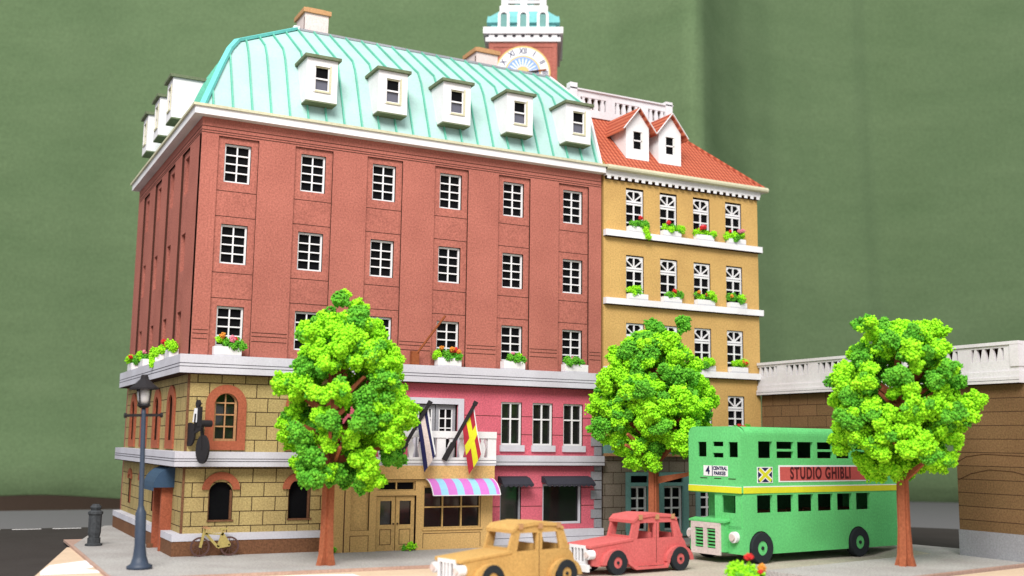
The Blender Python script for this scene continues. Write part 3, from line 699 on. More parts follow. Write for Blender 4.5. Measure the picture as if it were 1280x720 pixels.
# ================================================================== CLOCK TOWER
tw = empty('clock_tower', (21.3, 14.4, 0), R(-29.5))
tw.scale = (.94, .94, .965)
tag(tw, 'red clock tower with white cornice and mint roof rising behind the mansard roof', 'clock tower')
m = MB(); hw = 2.1
m.box(-hw, hw, -hw, hw, 0, 28.0, 'red')
for s in (-1, 1): m.box(s*(hw-.17)-.13, s*(hw-.17)+.13, -hw-.05, -hw, 20, 27.7, 'red')
m.box(-hw, hw, -hw-.05, -hw, 27.7, 28.0, 'red'); m.build('tower_body', tw)
m = MB(); m.box(-2.3, 2.3, -2.3, 2.3, 28.0, 28.25, 'white'); m.box(-2.2, 2.2, -2.2, 2.2, 28.25, 28.45, 'gline')
for i in range(8): m.box(-2.1+i*.55, -2.1+i*.55+.34, -2.3, -2.1, 28.25, 28.4, 'white'); m.box(2.1, 2.3, -2.1+i*.55, -2.1+i*.55+.34, 28.25, 28.4, 'white')
m.box(-2.45, 2.45, -2.45, 2.45, 28.45, 28.85, 'white'); m.build('cornice', tw)
m = MB(); q0, q1 = 2.15, 1.5
def frus(m, r0, r1, z0, z1, k):
    v = [(-r0, -r0, z0), (r0, -r0, z0), (r0, r0, z0), (-r0, r0, z0), (-r1, -r1, z1), (r1, -r1, z1), (r1, r1, z1), (-r1, r1, z1)]
    m.add(v, [(0, 1, 5, 4), (1, 2, 6, 5), (2, 3, 7, 6), (3, 0, 4, 7), (4, 5, 6, 7), (3, 2, 1, 0)], k)
frus(m, 2.0, 2.0, 28.85, 29.2, 'towermint'); frus(m, 2.25, 2.2, 29.2, 29.6, 'towermint'); frus(m, 2.1, 1.5, 29.6, 30.2, 'towermint'); m.build('tower_roof', tw)
for c in (-1.2, .0, 1.2):
    m = MB(); ring(m, 'y', -2.36, -1.6, c, 29.6, .2, .36, 'white', legs=28.85); o = m.build('arched_window', tw); m = MB(); m.box(c-.2, c+.2, -2.3, -2.27, 28.85, 29.7, 'teal'); m.build('pane', o)
m = MB(); m.box(-1.5, 1.5, -1.5, 1.5, 30.2, 30.55, 'white')
for x in (-1.2, 0, 1.2):
    for y in (-1.2, 0, 1.2):
        if x or y: m.box(x-.2, x+.2, y-.2, y+.2, 30.55, 31.8, 'white')
m.box(-1.0, 1.0, -1.25, -1.15, 30.55, 30.68, 'white'); m.box(-1.0, 1.0, -1.25, -1.15, 30.82, 31.0, 'white'); m.box(-1.4, 1.4, -1.4, 1.4, 31.8, 32.0, 'white')
frus(m, 1.4, .1, 32, 33.4, 'towermint'); m.box(-.6, .6, -.6, .6, 30.55, 31.8, 'teal'); m.build('belfry', tw)
zc = 26.05; rc = 1.7
m = MB(); m.cyl((0, -hw, zc), (0, -hw-.1, zc), rc, rc, 'gold', 48); m.cyl((0, -hw-.1, zc), (0, -hw-.11, zc), rc-.1, rc-.1, 'white2', 48)
m.cyl((0, -hw-.11, zc), (0, -hw-.12, zc), 1.1, 1.1, 'gold', 48); m.cyl((0, -hw-.12, zc), (0, -hw-.13, zc), 1.0, 1.0, 'clockblue', 48)
for i in range(24):
    an = R(i*15); m.bar((0, -hw-.131, zc), (.9*math.cos(an), -hw-.131, zc+.9*math.sin(an)), .07, .008, 'white2', up=(0, 1, 0))
m.cyl((0, -hw-.13, zc), (0, -hw-.145, zc), .42, .42, 'gold', 24)
ck = m.build('clock', tw)
nums = ['XII', 'I', 'II', 'III', 'IV', 'V', 'VI', 'VII', 'VIII', 'IX', 'X', 'XI']
for i, s in enumerate(nums):
    an = -i*PI/6; r = 1.36
    mw = Matrix.Translation((-r*math.sin(an), -hw-.113, zc+r*math.cos(an))) @ Matrix.Rotation(-an, 4, 'Y') @ Matrix.Rotation(PI/2, 4, 'X')
    text(s, .5, 'navy', ck, 'numeral', mw, .8, .003, .012)
m = MB(); m.bar((-.35, -hw-.17, zc-.06), (1.45, -hw-.17, zc+.22), .09, .03, 'stick', up=(0, 1, 0)); m.build('minute_hand', ck)
m = MB(); m.bar((-.3, -hw-.2, zc-.1), (.95, -hw-.2, zc+.12), .15, .03, 'iron', up=(0, 1, 0)); m.build('hour_hand', ck)

# ================================================================== foliage
OCT_V = np.array([(1, 0, 0), (-1, 0, 0), (0, 1, 0), (0, -1, 0), (0, 0, 1), (0, 0, -1)], float)
OCT_F = np.array([(0, 2, 4), (2, 1, 4), (1, 3, 4), (3, 0, 4), (2, 0, 5), (1, 2, 5), (3, 1, 5), (0, 3, 5)])
def sponge(cl, rng):
    out = []
    for c, r, k in cl:
        out.append((c, r*.62, k))
        for i in range(8):
            d = rng.normal(size=3); d /= np.linalg.norm(d); out.append((np.array(c)+d*r*rng.uniform(.45, .8), r*rng.uniform(.28, .48), k if rng.random() < .88 else 1-k))
    return out
def crumbs(clumps, per, size, rng):
    """clumps: list of (centre, radius, colour index). returns vertices, faces, material index of foam crumbs"""
    V = []; F = []; MI = []; o = 0
    for (c, r, ki) in clumps:
        n = max(6, int(per*r*r/.25))
        d = rng.normal(size=(n, 3)); d /= np.linalg.norm(d, axis=1)[:, None]
        ph = rng.uniform(0, 6, 3); lump = 1+.13*np.sin(d@rng.normal(size=3)*3+ph[0])+.10*np.sin(d@rng.normal(size=3)*6+ph[1])
        rad = r*lump*rng.uniform(.66, 1.12, n)
        P = np.array(c)+d*rad[:, None]*np.array([1, 1, .92])
        s = size*rng.uniform(.6, 1.35, n)
        # random rotations
        q = rng.normal(size=(n, 4)); q /= np.linalg.norm(q, axis=1)[:, None]; w, x, y, z = q.T
        Rm = np.stack([np.stack([1-2*(y*y+z*z), 2*(x*y-z*w), 2*(x*z+y*w)], -1), np.stack([2*(x*y+z*w), 1-2*(x*x+z*z), 2*(y*z-x*w)], -1), np.stack([2*(x*z-y*w), 2*(y*z+x*w), 1-2*(x*x+y*y)], -1)], 1)
        ov = OCT_V[None]*rng.uniform(.6, 1.3, (n, 6, 1)); vv = np.einsum('nij,nkj->nki', Rm, ov)*s[:, None, None]+P[:, None, :]
        V.append(vv.reshape(-1, 3)); F.append((OCT_F[None]+(np.arange(n)*6)[:, None, None]+o).reshape(-1, 3)); MI.append(np.full(n*8, ki)); o += n*6
        # core that fills the clump
        cv = OCT_V*r*.5+np.array(c); 
        import itertools
        nn = 5
        core = []
        for a in range(nn+1):
            for b in range(8):
                th = PI*a/nn; f_ = 2*PI*b/8; core.append((c[0]+r*.72*math.sin(th)*math.cos(f_), c[1]+r*.72*math.sin(th)*math.sin(f_), c[2]+r*.68*math.cos(th)))
        fc = []
        for a in range(nn):
            for b in range(8):
                i0 = a*8+b; i1 = a*8+(b+1) % 8; fc.append((i0, i1, i1+8)); fc.append((i0, i1+8, i0+8))
        V.append(np.array(core)); F.append(np.array(fc)+o); MI.append(np.full(len(fc), ki)); o += len(core)
    return np.concatenate(V), np.concatenate(F), np.concatenate(MI)
def tri_mesh(name, V, F, MI, mats, parent, loc=(0, 0, 0)):
    me = bpy.data.meshes.new(name)
    me.vertices.add(len(V)); me.vertices.foreach_set('co', V.astype(np.float32).ravel())
    me.loops.add(len(F)*3); me.loops.foreach_set('vertex_index', F.astype(np.int32).ravel())
    me.polygons.add(len(F)); me.polygons.foreach_set('loop_start', np.arange(0, len(F)*3, 3, dtype=np.int32)); me.polygons.foreach_set('loop_total', np.full(len(F), 3, dtype=np.int32))
    for k in mats: me.materials.append(M[k])
    me.polygons.foreach_set('material_index', MI.astype(np.int32)); me.update(calc_edges=True); me.validate()
    o = bpy.data.objects.new(name, me); C.objects.link(o); o.parent = parent; o.location = loc
    return o
def flat_branch(m, p, q, w0, w1, th, k='trunk'):
    """card branch: tapered plank in the plane x'z or y'z"""
    p = Vector(p); q = Vector(q); d = q-p; hd = Vector((d.x, d.y, 0)); 
    hd = hd.normalized() if hd.length > .05 else Vector((1, 0, 0))
    nrm = Vector((-hd.y, hd.x, 0)); dn = d.normalized(); side = dn.cross(nrm).normalized()
    v = [p-side*w0/2-nrm*th/2, p+side*w0/2-nrm*th/2, p+side*w0/2+nrm*th/2, p-side*w0/2+nrm*th/2, q-side*w1/2-nrm*th/2, q+side*w1/2-nrm*th/2, q+side*w1/2+nrm*th/2, q-side*w1/2+nrm*th/2]
    m.add(v, [(0, 1, 2, 3), (7, 6, 5, 4), (0, 4, 5, 1), (1, 5, 6, 2), (2, 6, 7, 3), (3, 7, 4, 0)], k)
def tree(loc, label, seed, extra=(), cx=.35, wx=2.45, lean=0., rz=0, H=9.2, zlow=2.75):
    rng = np.random.default_rng(seed); t = empty('tree', loc, rz)
    tag(t, label, 'tree', 'model trees along the street')
    m = MB()
    # crossed card trunk with flared foot
    for a in (0, PI/2):
        m.X = Matrix.Rotation(a+R(25), 4, 'Z')
        wl = [(-.34, 0), (-.24, .35), (-.19, 1.2), (-.17, 3.0), (-.12, 5.2), (-.05, 7.2)]
        m.prism(wl+[(-x, z) for x, z in wl[::-1]], 'y', -.11, .11, 'trunk')
        m.box(-.03, .03, -.116, -.11, .1, 3, 'line')
    m.X = None
    tips = []
    for i in range(22):
        an = rng.uniform(0, 2*PI); z0 = rng.uniform(2.6, 6.4); ln = rng.uniform(1.1, 2.2)*(1-.35*(z0-2.6)/4)
        q = (math.cos(an)*ln+lean*.3, math.sin(an)*ln, z0+rng.uniform(.4, 1.3)); flat_branch(m, (0, 0, z0), q, .3, .1, .1); tips.append(q)
    m.build('trunk', t)
    cl = []
    tries = 0; zc = (H+zlow)/2; rzz = (H-zlow)/2-.35
    while len(cl) < 150 and tries < 12000:
        tries += 1
        d = rng.normal(size=3); d /= np.linalg.norm(d); rr = rng.uniform(.25, 1)**.4
        # crown is widest a little under the middle
        p = np.array([cx+d[0]*rr*(wx-.45), d[1]*rr*(wx-.55), zc+d[2]*rr*rzz])
        k = 1-.28*max(0, (p[2]-zc)/rzz)+.2*max(0, (zc-p[2])/rzz); p[0] = cx+(p[0]-cx)*k; p[1] *= k
        r = rng.uniform(.3, .58)
        if all(np.linalg.norm(p-c[0]) > .5*(r+c[1]) for c in cl): cl.append((p, r, int(rng.random() < .26)))
    for e in extra: cl.append((np.array(e[:3], float), e[3], e[4]))
    # inner darker mass
    V, F, MI = crumbs(sponge(cl, rng), 520, .056, rng)
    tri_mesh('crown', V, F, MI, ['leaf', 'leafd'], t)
    return t
tree((3.9, -4.6, 0), 'green foam tree on the left, on the pavement before the shop front', 3, cx=.5, wx=2.6, zlow=2.2,
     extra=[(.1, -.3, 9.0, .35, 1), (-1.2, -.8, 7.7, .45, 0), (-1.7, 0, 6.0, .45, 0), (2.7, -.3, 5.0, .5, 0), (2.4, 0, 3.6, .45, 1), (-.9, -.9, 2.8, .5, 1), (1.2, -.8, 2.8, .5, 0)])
tree((17.75, -3.8, 0), 'green foam tree in the middle, behind the coral car', 5, cx=.0, wx=2.7, H=9.45, zlow=3.0,
     extra=[(1.2, -.5, 9.0, .4, 1), (-2.6, 0, 4.7, .5, 1), (-2.4, 0, 6.6, .45, 0), (2.7, 0, 6.0, .5, 0)])
tree((21.6, -13.1, .15), 'green foam tree on the right, at the rear of the green bus', 9, cx=0, wx=2.75, H=8.75, zlow=2.7,
     extra=[(-1.5, 0, 8.2, .4, 1), (2.5, 0, 5.4, .45, 0), (1.6, -.3, 8.1, .5, 0), (-2.3, 0, 4.9, .5, 1)])

def flower_box(loc, rz, w, label, seed, leaf=0, blooms=(), trail=False, cat='flower box', group='window flower boxes', hgt=.34):
    rng = np.random.default_rng(seed); t = empty('flower_box', loc, rz); tag(t, label, cat, group)
    m = MB(); m.box(-w/2, w/2, -.17, .17, 0, .05, 'belt'); m.box(-w/2, w/2, -.17, -.13, .05, hgt, 'white'); m.box(-w/2, w/2, .13, .17, .05, hgt, 'white'); m.box(-w/2, -w/2+.04, -.13, .13, .05, hgt, 'white'); m.box(w/2-.04, w/2, -.13, .13, .05, hgt, 'white')
    m.build('box', t)
    cl = []
    for i in range(7):
        cl.append((np.array([rng.uniform(-w/2+.02, w/2-.0), rng.uniform(-.2, .08), hgt+rng.uniform(.0, .26)]), rng.uniform(.13, .2), leaf if rng.random() < .75 else 1-leaf))
    if trail:
        for i in range(4): cl.append((np.array([w*.3+i*.06, -.24, hgt-.05-.13*i]), .13, 0))
    V, F, MI = crumbs(cl, 1300, .035, rng); tri_mesh('leaves', V, F, MI, ['leaf', 'leafd'], t)
    if blooms:
        cl = [(np.array([rng.uniform(-w/2, w/2), rng.uniform(-.28, -.05), hgt+rng.uniform(.15, .42)]), rng.uniform(.06, .1), int(b)) for b in blooms]
        V, F, MI = crumbs(cl, 3000, .028, rng); tri_mesh('blossoms', V, F, MI, ['bloomr', 'bloomp', 'bloomo'], t)
    return t
fb = 'flower box under '
flower_box((CX[0]-.12, -.22, 7.14), 0, 1.0, fb+'the first front window of the red building, pink and orange blossoms', 21, 1, (1, 1, 2, 1, 0))
flower_box((CX[2], -.22, 7.14), 0, 1.0, fb+'the third front window of the red building, mostly behind the left tree', 22, 1, (1,))
flower_box((CX[3]-.1, -.22, 7.14), 0, 1.05, fb+'the fourth front window of the red building, orange and red blossoms', 23, 1, (0, 2, 2, 2, 0))
flower_box((CX[4]-.1, -.22, 7.14), 0, 1.0, fb+'the fifth front window of the red building, one pink blossom', 24, 1, (1,))
flower_box((CX[5]-.05, -.22, 7.14), 0, 1.15, fb+'the last front window of the red building, lime leaves on the right', 25, 1, (0, 1))
for i, y in enumerate(LY):
    flower_box((-.2, y-.3, 7.14), -PI/2, 1.15, 'flower box on the left side ledge, %s' % ['nearest the corner, lime leaves with red on top', 'second from the corner, lime leaves trailing down', 'third from the corner, darker leaves', 'farthest from the corner, red blossoms'][i], 31+i, [0, 0, 1, 0][i], [(0, 0), (), (1,), (0, 0, 2)][i], i == 1)
ord_ = ['leftmost', 'second from the left', 'third from the left', 'rightmost']
fl = {0: (13.62, 'top', [(1, (0,), True, 'dark with a lime trailing tuft'), (0, (0,), False, 'lime with one red blossom'), (0, (0, 0, 0, 1), False, 'large red blossoms'), (0, (0, 1, 0, 1), False, 'pink and red blossoms')]),
      1: (10.55, 'middle', [(0, (), False, 'lime leaves only'), (1, (0,), False, 'a red blossom above green leaves'), (0, (2, 0, 2), False, 'orange and red blossoms in the middle'), (1, (2,), False, 'mixed lime and dark leaves')]),
      2: (7.5, 'lower', [(1, (2,), False, 'behind the middle tree'), (1, (), False, 'half hidden by the middle tree'), (0, (1,), False, 'lime with a pink blossom'), (0, (0, 2), False, 'lime leaves with a red blossom')])}
for fi, (z, nm, rowd) in fl.items():
    for j, (lf, bl, tr, tx) in enumerate(rowd):
        flower_box((OX+YX[j]+.05, -.1 if 0 else -.08, z), 0, 1.0, 'flower box, %s ledge of yellow house, %s, %s' % (nm, ['leftmost', 'second', 'third', 'rightmost'][j], tx), 50+fi*4+j, lf, bl, tr, hgt=.26)
flower_box((OX+YX[3], -.2, 4.45), 0, 1.0, 'flower box with red blossoms at the lowest yellow window, just above the bus roof', 70, 1, (0, 0, 1))

# ================================================================== BUS
bus = empty('double_decker_bus', (17.95, -9.08, -.1), R(7))
tag(bus, 'green double-decker bus with a yellow stripe and a red side banner', 'bus')
L_, BW, Z0 = 8.85, 2.7, .35   # local: x back along the bus, y across, z up
ZR = 4.62; rr = .3
def rndrect(y0, y1, z0, z1, r, n=6): 
    return [(y0, z0), (y1, z0)]+[(y1-r+r*math.cos(a), z1-r+r*math.sin(a)) for a in [PI/2*i/n for i in range(n+1)]]+[(y0+r+r*math.cos(a), z1-r+r*math.sin(a)) for a in [PI/2+PI/2*i/n for i in range(n+1)]]
up = []; x = .83
uw = [(.83, 1.58), (1.81, 2.75), (2.95, 3.84), (4.08, 5.0), (5.2, 6.08), (6.3, 7.2), (7.42, 8.3)]
lw = [(.72, 1.55), (1.78, 2.68), (2.93, 3.8), (4.05, 4.93), (5.17, 6.05), (6.31, 7.16)]
holes = [(a, b, 3.78, 4.39) for a, b in uw]+[(a, b, 1.8, 2.44) for a, b in lw]
for s, nm in ((0, 1), (1, -1)):
    m = MB(); y0, y1 = (0, .13) if s == 0 else (BW, BW-.07)
    wh = [(.28, 1.48, Z0-.1, 1.16), (5.77, 6.97, Z0-.1, 1.16)]
    hs = (holes if s == 0 else [(-1, .95, Z0-.1, 2.46)])+wh
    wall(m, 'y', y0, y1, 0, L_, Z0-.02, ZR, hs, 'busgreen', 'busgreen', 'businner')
    for c in (.88, 6.37): spandrel(m, 'y', y0, y1, c, .56, .6, 1.16, 'busgreen')
    for cx_ in (.88, 6.37):
        pass
    for a, b in (uw[1], uw[3], uw[5]): m.box(a, b, min(y0, y1)+.01, max(y0, y1)-.01, 4.03, 4.12, 'busgreen')
    # arches over the wheels
    for c in (.88, 6.37):
        pts = [(c-.55, .62), (c+.55, .62)]
        lft = [(c-.6*math.cos(t_), .56+.6*math.sin(t_)) for t_ in [PI*i/12 for i in range(13)]]
        m.prism(lft, 'y', BW/2-.9 if s == 0 else BW/2+.9, .25 if s == 0 else BW-.25, 'tyre')
    m.build('side_panel', bus)
# rounded roof
m = MB(); pts = [(.0, ZR-.3)]+[(rr-rr*math.cos(a), ZR+rr*math.sin(a)) for a in [PI/2*i/6 for i in range(7)]]+[(BW-rr+rr*math.sin(a), ZR+rr*math.cos(a)) for a in [PI/2*i/6 for i in range(7)]]
pts = pts[1:]
xs_ = [(.0, 0)]
A = [(0.12, y, z) for y, z in pts]; B = [(L_, y, z) for y, z in pts]; m.quadstrip(A, B, 'busgreen'); m.quadstrip([(x, y, z-.06) for x, y, z in B], [(x, y, z-.06) for x, y, z in A], 'dark')  # roof underside coloured near black for the unlit bus interior
m.prism([(y, z-.03) for y, z in pts], 'x', 0.02, .12, 'busgreen')
m.build('roof', bus)
# front upper panel
m = MB()
wall(m, 'x', -.07, 0, 0, BW, 2.52, ZR, [(.16, .62, 3.8, 4.35), (1.75, 2.2, 3.8, 4.35), (.88, 1.42, 4.19, 4.36), (.88, 1.42, 3.78, 3.95)], 'busgreen', 'busgreen')
m.prism([(y, z) for y, z in [(rr-rr*math.cos(a), ZR+rr*math.sin(a)) for a in [PI/2*i/6 for i in range(7)]]+[(BW-rr+rr*math.sin(a), ZR+rr*math.cos(a)) for a in [PI/2*i/6 for i in range(7)]]], 'x', -.07, .03, 'busgreen')
for a in (.28, 1.0, 1.72): m.box(-.078, -.07, a, a+.36, 3.0, 3.03, 'burntshade')
m.build('front_upper_panel', bus)
# decks, rear
m = MB(); m.box(.07, L_-.07, .08, BW-.08, 2.46, 2.54, 'busgreen'); m.box(.07, L_-.07, .08, BW-.08, .45, .52, 'busgreen'); m.box(0, .95, 0, BW, 2.47, 2.55, 'busgreen'); m.build('decks', bus)
m = MB(); m.box(L_-.07, L_, .07, BW-.07, Z0, ZR+.2, 'busgreen'); m.build('rear_panel', bus)
m = MB(); wall(m, 'x', .95, 1.02, 1.4, BW-.08, .5, 2.46, [(1.6, 2.3, 1.7, 2.35)], 'busgreen', 'busgreen'); wall(m, 'x', -.02, .05, .08, 1.4, 1.3, 2.52, [(.36, 1.03, 1.79, 2.42)], 'busgreen', 'busgreen')
m.box(.05, .95, 1.36, 1.42, 1.3, 2.46, 'busgreen'); m.build('driver_cab', bus)
# bonnet, nose, grille
m = MB(); m.box(-.04, .0, .0, BW, Z0, 1.32, 'busgreen'); m.box(-.04, .9, .08, BW-.01, 1.22, 1.32, 'busgreen'); m.box(0, .9, BW-.07, BW, 1.14, 1.22, 'busgreen'); m.prism([(-.28, 1.38), (.93, 1.62), (.93, .4), (-.28, .4)], 'y', .62, 2.3, 'busgreen') if 0 else None
m.add([(-.3, .7, .4), (.9, .7, .4), (.9, .7, 1.62), (-.3, .7, 1.42), (-.3, 2.35, .4), (.9, 2.35, .4), (.9, 2.35, 1.62), (-.3, 2.35, 1.42)], [(0, 1, 2, 3), (7, 6, 5, 4), (0, 3, 7, 4), (3, 2, 6, 7), (0, 4, 5, 1)], 'busgreen')
m.add([(-.36, .62, 1.43), (-.02, .62, 1.49), (-.02, 2.43, 1.49), (-.36, 2.43, 1.43), (-.36, .62, 1.5), (-.02, .62, 1.56), (-.02, 2.43, 1.56), (-.36, 2.43, 1.5)], [(0, 1, 2, 3), (4, 5, 6, 7), (0, 4, 7, 3), (0, 1, 5, 4), (1, 2, 6, 5), (2, 3, 7, 6)], 'busgreen')
m.build('bonnet', bus)
m = MB(); y0, y1 = .82, 2.28; k = 'chimney'
m.box(-.4, -.3, y0, y0+.2, .28, 1.42, k); m.box(-.4, -.3, y1-.2, y1, .28, 1.42, k); m.box(-.4, -.3, y0+.2, y1-.2, .28, .5, k); m.box(-.4, -.3, y0+.2, y1-.2, 1.22, 1.42, k); m.box(-.4, -.3, 1.46, 1.64, .5, 1.22, k)
m.box(-.312, -.304, y0+.1, y1-.1, .4, 1.3, 'burntshade')
for i in range(6): m.box(-.36, -.31, y0+.2, y1-.2, .53+.12*i, .585+.12*i, 'busgreen')
m.build('grille', bus)
for y in (.34, 2.52):
    m = MB(); m.cyl((-.05, y, .95), (-.2, y, .95), .2, .2, 'white2', 20); m.cyl((-.2, y, .95), (-.28, y, .95), .12, .12, 'chimney', 16); m.build('headlight', bus)
def wheel(parent, c, r, w, s, hubk, name='wheel'):
    m = MB(); x, y, z = c; a = (x, y, z); b = (x, y+w*s, z)
    # ring tyre
    n = 28; V = []; 
    for yy, r0 in ((y, r*.97), (y, r*.46), (y+w*s, r*.46), (y+w*s, r*.97), (y+w*s*.85, r), (y+w*s*.15, r)):
        V += [(x+r0*math.cos(2*PI*i/n), yy, z+r0*math.sin(2*PI*i/n)) for i in range(n)]
    F = [(j*n+i, j*n+(i+1) % n, ((j+1) % 6)*n+(i+1) % n, ((j+1) % 6)*n+i) for j in range(6) for i in range(n)]
    m.add(V, F, 'tyre'); o = m.build(name, parent)
    m = MB(); m.cyl((x, y+.03*s, z), (x, y+w*s*.9, z), r*.46, r*.46, hubk, 20); m.cyl((x, y+.03*s, z), (x, y-.01*s, z), r*.12, r*.12, 'tyre', 10); m.build('hub', o)
for cx_ in (.88, 6.37):
    wheel(bus, (cx_, -.1, .56), .56, .3, 1, 'busgreen'); wheel(bus, (cx_, BW+.1, .56), .56, .3, -1, 'busgreen')
# stripe
for nm, bx_ in (('side', (0.02, L_, -.02, 0)), ('front', (-.1, -.07, 0, BW)), ('far', (0.02, L_, BW, BW+.02))):
    m = MB(); m.box(bx_[0], bx_[1], bx_[2], bx_[3], 2.51, 2.73, 'busyellow')
    if nm != 'front': m.box(bx_[0], bx_[1], bx_[2]-.002, bx_[3]+.002, 2.73, 2.765, 'white2')
    else: m.box(bx_[0], bx_[1], bx_[2], bx_[3], 2.73, 2.745, 'white2')
    m.build('yellow_stripe', bus)
# banner and badge
m = MB(); m.box(1.88, 7.2, -.012, 0, 2.9, 3.52, 'white2'); m.box(1.95, 7.13, -.02, -.012, 2.95, 3.46, 'adred')
ban = m.build('side_banner', bus)
mw = Matrix.Translation((4.25, -.026, 3.205)) @ Matrix.Rotation(PI/2, 4, 'X')
text('STUDIO GHIBLI', .62, 'maroon', ban, 'banner_lettering', mw, .72, .004, .017, 1.16)
m = MB(); bx0, bx1, bz0, bz1 = .74, 1.56, 2.88, 3.46; m.box(bx0, bx1, -.012, 0, bz0, bz1, 'white2'); m.box(bx0+.04, bx1-.04, -.018, -.012, bz0+.03, bz1-.03, 'navy')
for w_, k_, yy in ((.2, 'white2', -.022), (.12, 'busyellow', -.027)):
    m.bar((bx0+.1, yy, bz0+.08), (bx1-.1, yy, bz1-.08), w_, .004, k_, up=(0, 1, 0)); m.bar((bx0+.1, yy-.002, bz1-.08), (bx1-.1, yy-.002, bz0+.08), w_, .004, k_, up=(0, 1, 0))
m.build('cross_badge', bus)
m = MB(); m.box(-.085, -.07, .66, 1.9, 3.1, 3.48, 'white2'); m.box(-.09, -.085, 1.42, 1.46, 3.1, 3.48, 'navy'); ds = m.build('route_sign', bus)
RY = Matrix.Rotation(-PI/2, 4, 'Z') @ Matrix.Rotation(PI/2, 4, 'X')
text('4', .42, 'navy', ds, 'route_number', Matrix.Translation((-.092, 1.67, 3.29)) @ RY, 1, .004, .008)
text('CENTRAL', .18, 'navy', ds, 'destination_lettering', Matrix.Translation((-.092, 1.04, 3.38)) @ RY, .92, .004, .006)
text('PARKES', .18, 'navy', ds, 'destination_lettering', Matrix.Translation((-.092, 1.06, 3.2)) @ RY, .98, .004, .006)
# seats
for x in (1.6, 2.6, 3.6, 4.6, 5.6, 6.6, 7.6):
    for z in (.52, 2.54):
        for y in (.25, 1.6):
            m = MB(); m.box(x, x+.5, y, y+.85, z, z+.45, 'seat'); m.box(x+.42, x+.52, y, y+.85, z+.45, z+1.25, 'seat'); m.build('seat', bus)

